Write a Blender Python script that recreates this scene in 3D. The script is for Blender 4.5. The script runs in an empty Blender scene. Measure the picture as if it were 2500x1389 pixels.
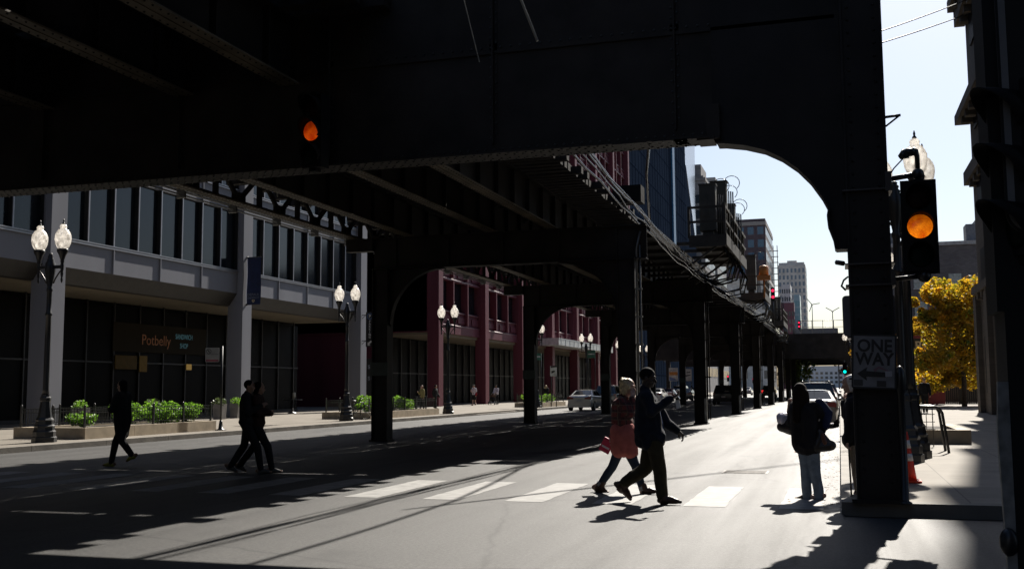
import bpy, bmesh, math, random
from mathutils import Vector, Matrix, Quaternion, noise as mnoise

S = bpy.context.scene
COL = S.collection
R = math.radians
random.seed(7)

# ------------------------------------------------------------------ camera, sky, sun, exposure
CAM = Vector((0.0, 0.0, 1.6))
CX = Vector((0.9548515, 0.29701308, -0.00646843))      # image right in the world
CD = Vector((-0.03532389, 0.09188842, -0.99514257))    # image down in the world
CF = Vector((-0.29497599, 0.95044187, 0.09823146))     # view direction
FPX = 2560.0

def pray(px, py):
    return CX*(px-1250) + CD*(py-694.5) + CF*FPX
def atY(px, py, Y):
    d = pray(px, py); return CAM + d*((Y-CAM.y)/d.y)
def atX(px, py, X):
    d = pray(px, py); return CAM + d*((X-CAM.x)/d.x)
def atZ(px, py, Z=0.0):
    d = pray(px, py); return CAM + d*((Z-CAM.z)/d.z)

cd = bpy.data.cameras.new("camera")
cam = bpy.data.objects.new("camera", cd)
COL.objects.link(cam)
cd.sensor_width = 36.0
cd.lens = 36.0*FPX/2500.0
cd.clip_start = 0.05
cd.clip_end = 6000.0
m = Matrix.Identity(4)
for i in range(3):
    m[i][0] = CX[i]; m[i][1] = -CD[i]; m[i][2] = -CF[i]; m[i][3] = CAM[i]
cam.matrix_world = m
S.camera = cam

SUN_EL, SUN_AZ = 40.5, 7.3                               # azimuth measured from the street (+Y) towards +X
W = bpy.data.worlds.new("World"); S.world = W; W.use_nodes = True
nt = W.node_tree
for n in list(nt.nodes): nt.nodes.remove(n)
sky = nt.nodes.new("ShaderNodeTexSky"); sky.sky_type = 'NISHITA'; sky.sun_disc = False
sky.sun_elevation = R(SUN_EL); sky.sun_rotation = R(SUN_AZ)
sky.air_density = 1.0; sky.dust_density = 1.25; sky.ozone_density = 3.0
bg = nt.nodes.new("ShaderNodeBackground"); bg.inputs[1].default_value = 0.05
wo = nt.nodes.new("ShaderNodeOutputWorld")
nt.links.new(sky.outputs[0], bg.inputs[0]); nt.links.new(bg.outputs[0], wo.inputs[0])

sd = bpy.data.lights.new("sun", 'SUN'); sd.energy = 5.0; sd.angle = R(0.53); sd.color = (1.0, 0.94, 0.85)
sun = bpy.data.objects.new("sun", sd); COL.objects.link(sun)
sv = Vector((math.sin(R(SUN_AZ))*math.cos(R(SUN_EL)), math.cos(R(SUN_AZ))*math.cos(R(SUN_EL)), math.sin(R(SUN_EL))))
sun.rotation_mode = 'QUATERNION'
sun.rotation_quaternion = (-sv).to_track_quat('-Z', 'Y')
sun.location = (0, -40, 60)

vs = S.view_settings
vs.view_transform = 'Standard'; vs.look = 'None'; vs.exposure = 1.05; vs.gamma = 1.0; vs.use_curve_mapping = False
S.cycles.max_bounces = 6; S.cycles.diffuse_bounces = 3; S.cycles.glossy_bounces = 3
S.cycles.transmission_bounces = 4; S.cycles.transparent_max_bounces = 8
S.cycles.caustics_reflective = False; S.cycles.caustics_refractive = False
S.cycles.sample_clamp_indirect = 4.0

# ------------------------------------------------------------------ mesh builder
class MB:
    def __init__(self): self.v = []; self.f = []; self.sm = []; self.mi = []; self.cur = 0
    def add(self, vs, fs, smooth=False):
        o = len(self.v); self.v.extend([tuple(p) for p in vs])
        for f in fs:
            self.f.append(tuple(i+o for i in f)); self.sm.append(smooth); self.mi.append(self.cur)
        return self
    def box(self, x0, x1, y0, y1, z0, z1):
        return self.add([(x0,y0,z0),(x1,y0,z0),(x1,y1,z0),(x0,y1,z0),(x0,y0,z1),(x1,y0,z1),(x1,y1,z1),(x0,y1,z1)],
                        [(0,3,2,1),(4,5,6,7),(0,1,5,4),(1,2,6,5),(2,3,7,6),(3,0,4,7)])
    def obox(self, c, size, M=None):
        hx, hy, hz = size[0]/2, size[1]/2, size[2]/2
        M = M or Matrix.Identity(3); c = Vector(c)
        p = [c + M @ Vector((sx*hx, sy*hy, sz*hz)) for sz in (-1,1) for (sx,sy) in ((-1,-1),(1,-1),(1,1),(-1,1))]
        return self.add(p, [(0,3,2,1),(4,5,6,7),(0,1,5,4),(1,2,6,5),(2,3,7,6),(3,0,4,7)])
    def bar(self, a, b, w, h, up=(0,0,1)):
        a, b = Vector(a), Vector(b); d = b-a; L = d.length; d.normalize(); up = Vector(up)
        if abs(d.dot(up)) > .98: up = Vector((1,0,0))
        s = d.cross(up).normalized(); u = s.cross(d)
        M = Matrix((s, d, u)).transposed()
        return self.obox((a+b)/2, (w, L, h), M)
    def cyl(self, a, b, r0, r1=None, n=10, caps=True, smooth=True):
        if r1 is None: r1 = r0
        a, b = Vector(a), Vector(b); d = (b-a).normalized()
        up = Vector((0,0,1)) if abs(d.z) < .95 else Vector((1,0,0))
        s = d.cross(up).normalized(); u = s.cross(d)
        vs = []
        for (c, r) in ((a,r0),(b,r1)):
            for k in range(n):
                t = 2*math.pi*k/n; vs.append(c + s*math.cos(t)*r + u*math.sin(t)*r)
        self.add(vs, [(k, (k+1)%n, n+(k+1)%n, n+k) for k in range(n)], smooth)
        if caps:
            self.add(vs[:n], [tuple(range(n))[::-1]]); self.add(vs[n:], [tuple(range(n))])
        return self
    def tube(self, pts, r, n=6, smooth=True, caps=True):
        pts = [Vector(p) for p in pts]; m_ = len(pts)
        rr = r if isinstance(r, (list, tuple)) else [r]*m_
        vs = []; ps = None
        for i, p in enumerate(pts):
            d = (pts[min(i+1,m_-1)] - pts[max(i-1,0)]).normalized()
            if ps is None:
                up = Vector((0,0,1)) if abs(d.z) < .95 else Vector((1,0,0)); s = d.cross(up).normalized()
            else:
                s = (ps - d*ps.dot(d)).normalized()
            ps = s; u = s.cross(d)
            for k in range(n):
                t = 2*math.pi*k/n; vs.append(p + s*math.cos(t)*rr[i] + u*math.sin(t)*rr[i])
        fs = [(i*n+k, i*n+(k+1)%n, (i+1)*n+(k+1)%n, (i+1)*n+k) for i in range(m_-1) for k in range(n)]
        self.add(vs, fs, smooth)
        if caps: self.add(vs[:n], [tuple(range(n))[::-1]]); self.add(vs[-n:], [tuple(range(n))])
        return self
    def lathe(self, prof, c=(0,0,0), n=16, smooth=True, squash=1.0):
        c = Vector(c); vs = []
        for (r, z) in prof:
            for k in range(n):
                t = 2*math.pi*k/n; vs.append(c + Vector((r*math.cos(t), r*math.sin(t)*squash, z)))
        m_ = len(prof)
        self.add(vs, [(i*n+k, i*n+(k+1)%n, (i+1)*n+(k+1)%n, (i+1)*n+k) for i in range(m_-1) for k in range(n)], smooth)
        self.add(vs[:n], [tuple(range(n))[::-1]]); self.add(vs[-n:], [tuple(range(n))])
        return self
    def prism(self, poly, axis, a0, a1):
        # poly in the two other axes, in order (x: y,z) (y: x,z) (z: x,y)
        def P(p, a):
            return {'x': (a,p[0],p[1]), 'y': (p[0],a,p[1]), 'z': (p[0],p[1],a)}[axis]
        n = len(poly)
        vs = [P(p,a0) for p in poly] + [P(p,a1) for p in poly]
        return self.add(vs, [tuple(range(n)), tuple(range(n,2*n))[::-1]] + [(k, n+k, n+(k+1)%n, (k+1)%n) for k in range(n)])
    def ball(self, c, r, n=12, m_=8, M=None):
        r = r if isinstance(r, (tuple, list)) else (r,r,r); c = Vector(c); vs = []
        for i in range(m_+1):
            a = math.pi*i/m_
            for k in range(n):
                t = 2*math.pi*k/n
                p = Vector((r[0]*math.sin(a)*math.cos(t), r[1]*math.sin(a)*math.sin(t), r[2]*math.cos(a)))
                vs.append(c + (M @ p if M else p))
        return self.add(vs, [(i*n+k, (i+1)*n+k, (i+1)*n+(k+1)%n, i*n+(k+1)%n) for i in range(m_) for k in range(n)], True)
    def quad(self, a, b, c, d): return self.add([a,b,c,d], [(0,1,2,3)])

def root_of(o):
    while o.parent: o = o.parent
    return o
def mesh_from(mb, name, mats, off):
    me = bpy.data.meshes.new(name)
    me.from_pydata([(x-off[0], y-off[1], z-off[2]) for (x,y,z) in mb.v], [], mb.f)
    me.polygons.foreach_set('use_smooth', mb.sm)
    mats = mats if isinstance(mats, (list,tuple)) else [mats]
    for m_ in mats: me.materials.append(m_)
    if len(mats) > 1: me.polygons.foreach_set('material_index', mb.mi)
    bm = bmesh.new(); bm.from_mesh(me)
    bmesh.ops.remove_doubles(bm, verts=bm.verts, dist=1e-5)
    bmesh.ops.recalc_face_normals(bm, faces=bm.faces); bm.to_mesh(me); bm.free()
    me.update(); return me
def part(name, mb, mat, parent, label=None):
    r = root_of(parent)
    o = bpy.data.objects.new(name, mesh_from(mb, name, mat, r.location))
    COL.objects.link(o); o.parent = parent
    if label: o['label'] = label
    return o
def tag(o, label, cat, group=None, kind=None):
    if label: o['label'] = label
    if cat: o['category'] = cat
    if group: o['group'] = group
    if kind: o['kind'] = kind
    return o
def thing(name, label, cat, loc=(0,0,0), group=None):
    o = bpy.data.objects.new(name, None); o.empty_display_size = .3; COL.objects.link(o); o.location = loc
    return tag(o, label, cat, group)
def solo(name, mb, mat, label, cat, loc=(0,0,0), group=None):
    o = bpy.data.objects.new(name, mesh_from(mb, name, mat, loc)); COL.objects.link(o); o.location = loc
    return tag(o, label, cat, group)
def struct(name, mb, mat, label=None, cat=None):
    o = bpy.data.objects.new(name, mesh_from(mb, name, mat, (0,0,0))); COL.objects.link(o)
    return tag(o, label, cat, None, 'structure')
def dup(o, loc=None, rz=0, label=None, parent=None, group=None, scale=None):
    c = o.copy(); COL.objects.link(c)
    if parent: c.parent = parent
    else:
        c.location = loc; c.rotation_euler = (0,0,rz)
        if scale: c.scale = scale
        if label: c['label'] = label
        if group: c['group'] = group
    for ch in list(o.children): dup(ch, parent=c)
    return c

# ------------------------------------------------------------------ materials
MATS = {}
def mat(name, col, rough=.6, metal=0.0, spec=.5, var=.25, scale=3.0, bump=0.0, bscale=40.0, emit=None, estr=0.0, coat=0.0, streak=False):
    if name in MATS: return MATS[name]
    m_ = bpy.data.materials.new(name); m_.use_nodes = True; t = m_.node_tree; b = t.nodes['Principled BSDF']
    b.inputs['Roughness'].default_value = rough; b.inputs['Metallic'].default_value = metal
    b.inputs['Specular IOR Level'].default_value = spec
    if coat: b.inputs['Coat Weight'].default_value = coat; b.inputs['Coat Roughness'].default_value = .06
    tc = t.nodes.new('ShaderNodeTexCoord')
    nz = t.nodes.new('ShaderNodeTexNoise'); nz.inputs['Scale'].default_value = scale; nz.inputs['Detail'].default_value = 6
    if streak:
        mp = t.nodes.new('ShaderNodeMapping'); mp.inputs['Scale'].default_value = (1,1,.12)
        t.links.new(tc.outputs['Object'], mp.inputs[0]); t.links.new(mp.outputs[0], nz.inputs[0])
    else: t.links.new(tc.outputs['Object'], nz.inputs[0])
    rp = t.nodes.new('ShaderNodeValToRGB')
    rp.color_ramp.elements[0].position = .3; rp.color_ramp.elements[1].position = .7
    rp.color_ramp.elements[0].color = tuple(c*(1-var) for c in col)+(1,)
    rp.color_ramp.elements[1].color = tuple(min(1,c*(1+var)) for c in col)+(1,)
    t.links.new(nz.outputs[0], rp.inputs[0]); t.links.new(rp.outputs[0], b.inputs['Base Color'])
    if bump:
        n2 = t.nodes.new('ShaderNodeTexNoise'); n2.inputs['Scale'].default_value = bscale; n2.inputs['Detail'].default_value = 4
        t.links.new(tc.outputs['Object'], n2.inputs[0])
        bp = t.nodes.new('ShaderNodeBump'); bp.inputs['Strength'].default_value = bump; bp.inputs['Distance'].default_value = .01
        t.links.new(n2.outputs[0], bp.inputs['Height']); t.links.new(bp.outputs[0], b.inputs['Normal'])
    if emit:
        b.inputs['Emission Color'].default_value = tuple(emit)+(1,); b.inputs['Emission Strength'].default_value = estr
    MATS[name] = m_; return m_

def asphalt():
    m_ = bpy.data.materials.new('asphalt'); m_.use_nodes = True; t = m_.node_tree; b = t.nodes['Principled BSDF']
    N = t.nodes.new; L = t.links.new
    tc = N('ShaderNodeTexCoord')
    def noise(sc, det, rough=.6, mp=None):
        n = N('ShaderNodeTexNoise'); n.inputs['Scale'].default_value = sc; n.inputs['Detail'].default_value = det; n.inputs['Roughness'].default_value = rough
        if mp:
            q = N('ShaderNodeMapping'); q.inputs['Scale'].default_value = mp; L(tc.outputs['Object'], q.inputs[0]); L(q.outputs[0], n.inputs[0])
        else: L(tc.outputs['Object'], n.inputs[0])
        return n
    a = noise(.35, 8); g = noise(70, 4, .85); w = noise(1.6, 6, .65, (1.0, .045, 1))
    r1 = N('ShaderNodeValToRGB'); r1.color_ramp.elements[0].position = .3; r1.color_ramp.elements[1].position = .72
    r1.color_ramp.elements[0].color = (.033,.0322,.031,1); r1.color_ramp.elements[1].color = (.051,.0498,.0475,1); L(a.outputs[0], r1.inputs[0])
    r2 = N('ShaderNodeValToRGB'); r2.color_ramp.elements[0].position = .35; r2.color_ramp.elements[1].position = .65
    r2.color_ramp.elements[0].color = (.5,.5,.5,1); r2.color_ramp.elements[1].color = (1.4,1.4,1.4,1); L(g.outputs[0], r2.inputs[0])
    r3 = N('ShaderNodeValToRGB'); r3.color_ramp.elements[0].position = .35; r3.color_ramp.elements[1].position = .65
    r3.color_ramp.elements[0].color = (.74,.74,.74,1); r3.color_ramp.elements[1].color = (1.12,1.12,1.12,1); L(w.outputs[0], r3.inputs[0])
    g3 = noise(24, 3, .75); r4 = N('ShaderNodeValToRGB'); r4.color_ramp.elements[0].position = .36; r4.color_ramp.elements[1].position = .64
    r4.color_ramp.elements[0].color = (.5,.5,.5,1); r4.color_ramp.elements[1].color = (1.5,1.5,1.5,1); L(g3.outputs[0], r4.inputs[0])
    def mul(x, y):
        q = N('ShaderNodeMix'); q.data_type = 'RGBA'; q.blend_type = 'MULTIPLY'; q.inputs[0].default_value = 1.0
        L(x, q.inputs[6]); L(y, q.inputs[7]); return q.outputs[2]
    c = mul(mul(mul(r1.outputs[0], r2.outputs[0]), r3.outputs[0]), r4.outputs[0])
    # cracks
    vo = N('ShaderNodeTexVoronoi'); vo.feature = 'DISTANCE_TO_EDGE'; vo.inputs['Scale'].default_value = .22
    wn = noise(1.6, 5); mx = N('ShaderNodeMix'); mx.data_type = 'RGBA'; mx.inputs[0].default_value = .22
    L(tc.outputs['Object'], mx.inputs[6]); L(wn.outputs[1], mx.inputs[7]); L(mx.outputs[2], vo.inputs[0])
    rc = N('ShaderNodeValToRGB'); rc.color_ramp.elements[0].position = .0; rc.color_ramp.elements[1].position = .006
    rc.color_ramp.elements[0].color = (.3,.3,.3,1); rc.color_ramp.elements[1].color = (1,1,1,1); L(vo.outputs[0], rc.inputs[0])
    c = mul(c, rc.outputs[0])
    # oil stains and darker repair patches
    st = noise(.9, 3, .5); rs_ = N('ShaderNodeValToRGB'); rs_.color_ramp.elements[0].position = .60; rs_.color_ramp.elements[1].position = .74
    rs_.color_ramp.elements[0].color = (1,1,1,1); rs_.color_ramp.elements[1].color = (.62,.62,.62,1); L(st.outputs[0], rs_.inputs[0])
    c = mul(c, rs_.outputs[0])
    pv = N('ShaderNodeTexVoronoi'); pv.distance = 'CHEBYCHEV'; pv.inputs['Scale'].default_value = .16; pv.inputs['Randomness'].default_value = .8; L(tc.outputs['Object'], pv.inputs[0])
    sp_ = N('ShaderNodeSeparateColor'); L(pv.outputs[1], sp_.inputs[0])
    rp_ = N('ShaderNodeMapRange'); rp_.inputs[1].default_value = .0; rp_.inputs[2].default_value = 1; rp_.inputs[3].default_value = .86; rp_.inputs[4].default_value = 1.1; L(sp_.outputs[0], rp_.inputs[0])
    cp_ = N('ShaderNodeCombineColor')
    for k_ in range(3): L(rp_.outputs[0], cp_.inputs[k_])
    c = mul(c, cp_.outputs[0])
    L(c, b.inputs['Base Color'])
    rr_ = N('ShaderNodeMapRange'); rr_.inputs[1].default_value = .3; rr_.inputs[2].default_value = .7; rr_.inputs[3].default_value = .56; rr_.inputs[4].default_value = .72; L(w.outputs[0], rr_.inputs[0]); L(rr_.outputs[0], b.inputs['Roughness'])
    b.inputs['Specular IOR Level'].default_value = .37
    bp = N('ShaderNodeBump'); bp.inputs['Strength'].default_value = .75; bp.inputs['Distance'].default_value = .006
    L(g.outputs[0], bp.inputs['Height']); L(bp.outputs[0], b.inputs['Normal'])
    return m_
def concrete(name, col, sx, sy, joint=.55):
    m_ = bpy.data.materials.new(name); m_.use_nodes = True; t = m_.node_tree; b = t.nodes['Principled BSDF']
    N = t.nodes.new; L = t.links.new; tc = N('ShaderNodeTexCoord')
    br = N('ShaderNodeTexBrick'); br.offset = 0.0; br.inputs['Scale'].default_value = 1.0
    br.inputs['Brick Width'].default_value = sx; br.inputs['Row Height'].default_value = sy; br.inputs['Mortar Size'].default_value = .012
    br.inputs['Color1'].default_value = tuple(c*.92 for c in col)+(1,); br.inputs['Color2'].default_value = tuple(c*1.06 for c in col)+(1,)
    br.inputs['Mortar'].default_value = tuple(c*joint for c in col)+(1,)
    L(tc.outputs['Object'], br.inputs[0])
    n = N('ShaderNodeTexNoise'); n.inputs['Scale'].default_value = 1.1; n.inputs['Detail'].default_value = 9; n.inputs['Roughness'].default_value = .7
    L(tc.outputs['Object'], n.inputs[0])
    rp = N('ShaderNodeValToRGB'); rp.color_ramp.elements[0].position = .3; rp.color_ramp.elements[1].position = .7
    rp.color_ramp.elements[0].color = (.74,.73,.71,1); rp.color_ramp.elements[1].color = (1.08,1.07,1.05,1); L(n.outputs[0], rp.inputs[0])
    q = N('ShaderNodeMix'); q.data_type = 'RGBA'; q.blend_type = 'MULTIPLY'; q.inputs[0].default_value = 1.0
    L(br.outputs[0], q.inputs[6]); L(rp.outputs[0], q.inputs[7]); L(q.outputs[2], b.inputs['Base Color'])
    g = N('ShaderNodeTexNoise'); g.inputs['Scale'].default_value = 60; g.inputs['Detail'].default_value = 3; L(tc.outputs['Object'], g.inputs[0])
    bp = N('ShaderNodeBump'); bp.inputs['Strength'].default_value = .3; bp.inputs['Distance'].default_value = .004
    L(g.outputs[0], bp.inputs['Height']); L(bp.outputs[0], b.inputs['Normal'])
    b.inputs['Roughness'].default_value = .75; b.inputs['Specular IOR Level'].default_value = .15
    return m_
def wall_mat(name, col, bw=.6, bh=.2, mortar=.8, rough=.8):
    m_ = bpy.data.materials.new(name); m_.use_nodes = True; t = m_.node_tree; b = t.nodes['Principled BSDF']
    N = t.nodes.new; L = t.links.new; tc = N('ShaderNodeTexCoord')
    # brick courses follow height on every vertical face: use (x+y, z)
    sp = N('ShaderNodeSeparateXYZ'); L(tc.outputs['Object'], sp.inputs[0])
    ad = N('ShaderNodeMath'); ad.operation = 'ADD'; L(sp.outputs[0], ad.inputs[0]); L(sp.outputs[1], ad.inputs[1])
    cb = N('ShaderNodeCombineXYZ'); L(ad.outputs[0], cb.inputs[0]); L(sp.outputs[2], cb.inputs[1])
    br = N('ShaderNodeTexBrick'); br.inputs['Scale'].default_value = 1.0
    br.inputs['Brick Width'].default_value = bw; br.inputs['Row Height'].default_value = bh; br.inputs['Mortar Size'].default_value = bh*.06
    br.inputs['Color1'].default_value = tuple(c*.85 for c in col)+(1,); br.inputs['Color2'].default_value = tuple(min(1,c*1.15) for c in col)+(1,)
    br.inputs['Mortar'].default_value = tuple(c*mortar for c in col)+(1,)
    L(cb.outputs[0], br.inputs[0])
    n = N('ShaderNodeTexNoise'); n.inputs['Scale'].default_value = .25; n.inputs['Detail'].default_value = 8; L(tc.outputs['Object'], n.inputs[0])
    rp = N('ShaderNodeValToRGB'); rp.color_ramp.elements[0].position = .3; rp.color_ramp.elements[1].position = .7
    rp.color_ramp.elements[0].color = (.75,.75,.75,1); rp.color_ramp.elements[1].color = (1.1,1.1,1.1,1); L(n.outputs[0], rp.inputs[0])
    q = N('ShaderNodeMix'); q.data_type = 'RGBA'; q.blend_type = 'MULTIPLY'; q.inputs[0].default_value = 1.0
    L(br.outputs[0], q.inputs[6]); L(rp.outputs[0], q.inputs[7]); L(q.outputs[2], b.inputs['Base Color'])
    b.inputs['Roughness'].default_value = rough
    return m_

M_asph = asphalt()
M_walk = concrete('sidewalk_concrete', (.21,.19,.163), 1.5, 1.5)
M_kerb = mat('kerb_concrete', (.15,.135,.115), .8, var=.35, scale=1.5, bump=.4, bscale=25)
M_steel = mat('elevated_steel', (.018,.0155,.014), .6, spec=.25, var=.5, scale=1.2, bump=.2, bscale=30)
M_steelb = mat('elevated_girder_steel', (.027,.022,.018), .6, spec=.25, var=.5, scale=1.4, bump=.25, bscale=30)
M_flange = mat('tan_rust_bounce_flange', (.12,.098,.068), .6, spec=.4, var=.5, scale=1.4, bump=.25, bscale=30)  # rust tan, paled further to hold the bounce light from the road
M_wood = mat('creosoted_timber', (.018,.014,.012), .9, var=.5, scale=4)
M_paint = mat('worn_white_paint', (.21,.206,.198), .7, var=.25, scale=5, bump=.2, bscale=90)
M_black = mat('black_cast_iron', (.012,.012,.013), .38, spec=.5, var=.3)
M_rubber = mat('cable_rubber', (.005,.005,.005), .16, spec=.5, var=.3)
M_galv = mat('galvanised_steel', (.22,.22,.21), .42, metal=.6, var=.2)
# ------------------------------------------------------------------ ground, roads, kerbs
g = MB(); g.quad((-2500,-600,-.03),(2500,-600,-.03),(2500,4000,-.03),(-2500,4000,-.03))
struct('ground', g, mat('ground_earth', (.14,.13,.12), .9, scale=.05))
g = MB(); g.quad((-20.7,-80,0),(0.0,-80,0),(0.0,900,0),(-20.7,900,0)); struct('road', g, M_asph)
g = MB(); g.quad((-20.7,13.75,-.0035),(-90,13.75,-.0035),(-90,-30,-.0035),(-20.7,-30,-.0035)); g.quad((0,13.75,-.0035),(0,-30,-.0035),(90,-30,-.0035),(90,13.75,-.0035))
struct('cross_road', g, M_asph)
# left pavement: kerb line with a dropped driveway
def slab(name, x0, x1, y0, y1, z=.15):
    g = MB(); g.box(x0,x1,y0,y1,-.02,z); return struct(name, g, M_walk)
slab('pavement', -60, -20.88, 14.2, 900)
slab('pavement', .18, 90, 14.25, 900)
k = MB()
def kerb_run(k, x0, x1, y0, y1, z0=.152, z1=.152, seg=3.0):
    y = y0
    while y < y1-.01:
        e = min(y+seg, y1)
        k.add([(x0,y+.008,-.02),(x1,y+.008,-.02),(x1,e-.008,-.02),(x0,e-.008,-.02),(x0,y+.008,z0),(x1,y+.008,z0),(x1,e-.008,z1),(x0,e-.008,z1)],
              [(0,3,2,1),(4,5,6,7),(0,1,5,4),(1,2,6,5),(2,3,7,6),(3,0,4,7)]); y = e
kerb_run(k, -20.88, -20.66, 14.2, 57.5); kerb_run(k, -20.88, -20.66, 57.5, 59.5, .152, .06); kerb_run(k, -20.88,-20.66, 59.5, 68, .06, .06)
kerb_run(k, -20.88, -20.66, 68, 420)
for i in range(10):
    k.box(-60+i*3.92, -60+i*3.92+3.9, 13.98, 14.198, -.02, .152)
struct('kerb', k, M_kerb)
k = MB(); kerb_run(k, -.03, .178, 14.25, 420)
for i in range(8): k.box(-.03+i*3.0, -.03+i*3.0+2.985, 14.0, 14.248, -.02, .152)
struct('kerb', k, M_kerb)
# ragged crosswalk bars
rc = random.Random(3)
g = MB()
for i in range(16):
    x = -.82 - 1.265*i
    y0 = 14.42 + .03*i*.1; y1 = 17.35 + .02*i*.1
    n = 14; L_, R_ = [], []
    for j in range(n+1):
        y = y0 + (y1-y0)*j/n
        L_.append((x+rc.uniform(-.012,.012), y, .004)); R_.append((x+.56+rc.uniform(-.012,.012), y, .004))
    for j in range(n): g.quad(L_[j], R_[j], R_[j+1], L_[j+1])
cw = struct('crosswalk', g, M_paint)
g = MB()
for yy in range(34, 300, 9): g.box(-16.15,-16.03, yy, yy+3, .003, .0045)
struct('lane_marking', g, M_paint)
# utility cover and leaf litter
g = MB()
p0 = (-1.75, 20.4)
g.box(p0[0]-.42,p0[0]+.42,p0[1]-.32,p0[1]+.32, .0, .006)
for i in range(9): g.box(p0[0]-.38,p0[0]+.38,p0[1]-.28+i*.066,p0[1]-.28+i*.066+.03,.006,.011)
solo('utility_cover', g, mat('iron_cover', (.10,.09,.08), .5, metal=.5), 'flat rectangular iron utility cover set in the sunlit asphalt beyond the crosswalk', 'manhole cover', (p0[0],p0[1],0))
g = MB()
for i in range(420):
    x = -.05 - abs(random.gauss(0,.35)); y = random.uniform(15,60); s = random.uniform(.012,.03); a = random.uniform(0,6.28)
    c_, s_ = math.cos(a)*s, math.sin(a)*s
    h = random.uniform(.004,.018)
    g.quad((x-c_,y-s_,.005),(x+s_,y-c_,h),(x+c_,y+s_,.006),(x-s_,y+c_,h*.7))
o = struct('fallen_leaves', g, mat('dead_leaf', (.22,.12,.035), .8, var=.5, scale=30)); o['kind'] = 'stuff'; o['label'] = 'dry leaves and grit gathered along the right kerb'; o['category'] = 'leaf litter'
g = MB(); g.add([(-1.12,26.6,.005),(-.98,26.55,.005),(-.93,26.68,.06),(-1.1,26.72,.05),(-1.02,26.78,.008)], [(0,1,2,3),(3,2,4)])
solo('paper_scrap', g, mat('litter_paper', (.6,.45,.38), .8), 'small crumpled scrap of paper lying on the sunlit road', 'litter', (-1.05,26.6,0))
# ------------------------------------------------------------------ the elevated railway
RY = [30+16.4*k for k in range(9)]
rail = thing('elevated_railway', 'dark riveted steel elevated railway standing along the street on two rows of columns', 'elevated railway', (-9.7, 14.2, 0))
def column(x, y, h, w=.52, d=.46, right=False):
    c = MB()
    c.box(x-w/2, x-w/2+.03, y-d/2, y+d/2, .012, h); c.box(x+w/2-.03, x+w/2, y-d/2, y+d/2, .012, h)
    c.box(x-w/2+.03, x+w/2-.03, y-d*.3, y+d*.3, .012, h)
    for z in [i*.16+.2 for i in range(int((h-.3)/.16))]:
        for sx in (-1,1):
            c.box(x+sx*(w/2-.09)-.016, x+sx*(w/2-.09)+.016, y-d*.3-.012, y-d*.3, z, z+.03)
    c.box(x-w/2-.05, x+w/2+.05, y-d/2-.05, y+d/2+.05, 0, .05)
    return c
for i, y in enumerate(RY):
    for x in (-13.55, -5.8):
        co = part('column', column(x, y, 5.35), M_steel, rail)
        if x > -10:
            q = MB(); xx = x+.31
            q.tube([(xx,y-.12,.2),(xx,y-.12,5.6),(xx+.12,y-.1,6.1)], .035, 6); q.tube([(xx+.1,y-.12,.2),(xx+.1,y-.12,5.7)], .028, 6)
            for z in (1.2, 2.0, 2.8, 3.6, 4.4): q.box(xx-.05, xx+.15, y-.17, y-.07, z, z+.05)
            part('conduit', q, M_galv if i == 0 else M_steelb, co)
            q = MB(); q.box(x+.262, x+.272, y-.2, y+.2, .1, 1.15); q.box(x+.17, x+.262, y-.236, y-.231, .1, 1.1)
            part('reflector_strip', q, mat('white_reflector', (.5,.5,.48), .5, var=.4), co)
        else:
            q = MB(); q.box(x-.28, x+.3, y-.26, y-.235, 2.0, 2.42)
            part('number_plate', q, mat('plate_green', (.02,.035,.03), .5), co)
    # cross girder with curved knee brackets
    gi = MB()
    gi.box(-13.84, -5.2, y-.012, y+.012, 5.3, 6.3); gi.box(-14.75, -13.841, y-.16, y+.16, 5.9, 6.297)
    gi.box(-13.84, -5.2, y-.2, y+.2, 5.3, 5.33); gi.box(-13.84, -5.2, y-.2, y+.2, 6.27, 6.297)
    for xx in [-13.1+k*1.75 for k in range(5)]: gi.box(xx-.03, xx+.03, y-.07, y-.014, 5.335, 6.265)
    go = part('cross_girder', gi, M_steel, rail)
    for (x, s) in ((-13.55+.26, 1), (-5.8-.26, -1)):
        poly = [(x, 3.5), (x, 5.298)] + [(x+s*1.8, 5.298)]
        for k in range(1, 13):
            a = math.pi/2*(k/12); poly.append((x+s*(1.8-1.76*math.sin(a)), 5.28 - 1.7*(1-math.cos(a))))
        b = MB(); b.prism(poly, 'y', y-.03, y+.03)
        for k in range(12):
            a0, a1 = math.pi/2*k/12, math.pi/2*(k+1)/12
            A = (x+s*(1.8-1.76*math.sin(a0)), y, 5.28-1.7*(1-math.cos(a0))); B = (x+s*(1.8-1.76*math.sin(a1)), y, 5.28-1.7*(1-math.cos(a1)))
            b.bar(A, B, .24, .022, (0,0,1) if k < 8 else (1,0,0))
        part('knee_bracket', b, M_steel, go)
# stringers: lattice on the far left, plate girders elsewhere
Y0, Y1 = -26, 170
def plate_stringer(x, z0=6.3, z1=7.3):
    s = MB(); s.box(x-.01, x+.01, Y0, Y1, z0+.031, z1)
    s.box(x-.17, x+.17, Y0, Y1, z1-.03, z1-.002)
    y = Y0+1
    while y < Y1: s.box(x-.12, x+.12, y-.02, y+.02, z0+.031, z1-.031); y += 1.37
    return s
for x in (-12.6, -9.9, -8.0):
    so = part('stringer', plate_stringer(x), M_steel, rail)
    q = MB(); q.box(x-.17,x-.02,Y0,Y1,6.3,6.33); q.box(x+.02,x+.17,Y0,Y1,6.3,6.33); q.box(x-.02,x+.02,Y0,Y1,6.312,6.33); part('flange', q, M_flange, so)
s = MB(); x = -14.5
s.box(x-.03,x+.03,Y0,Y1,6.342,6.42)
s.box(x-.16, x+.16, Y0, Y1, 7.22, 7.298); y = Y0
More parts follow.
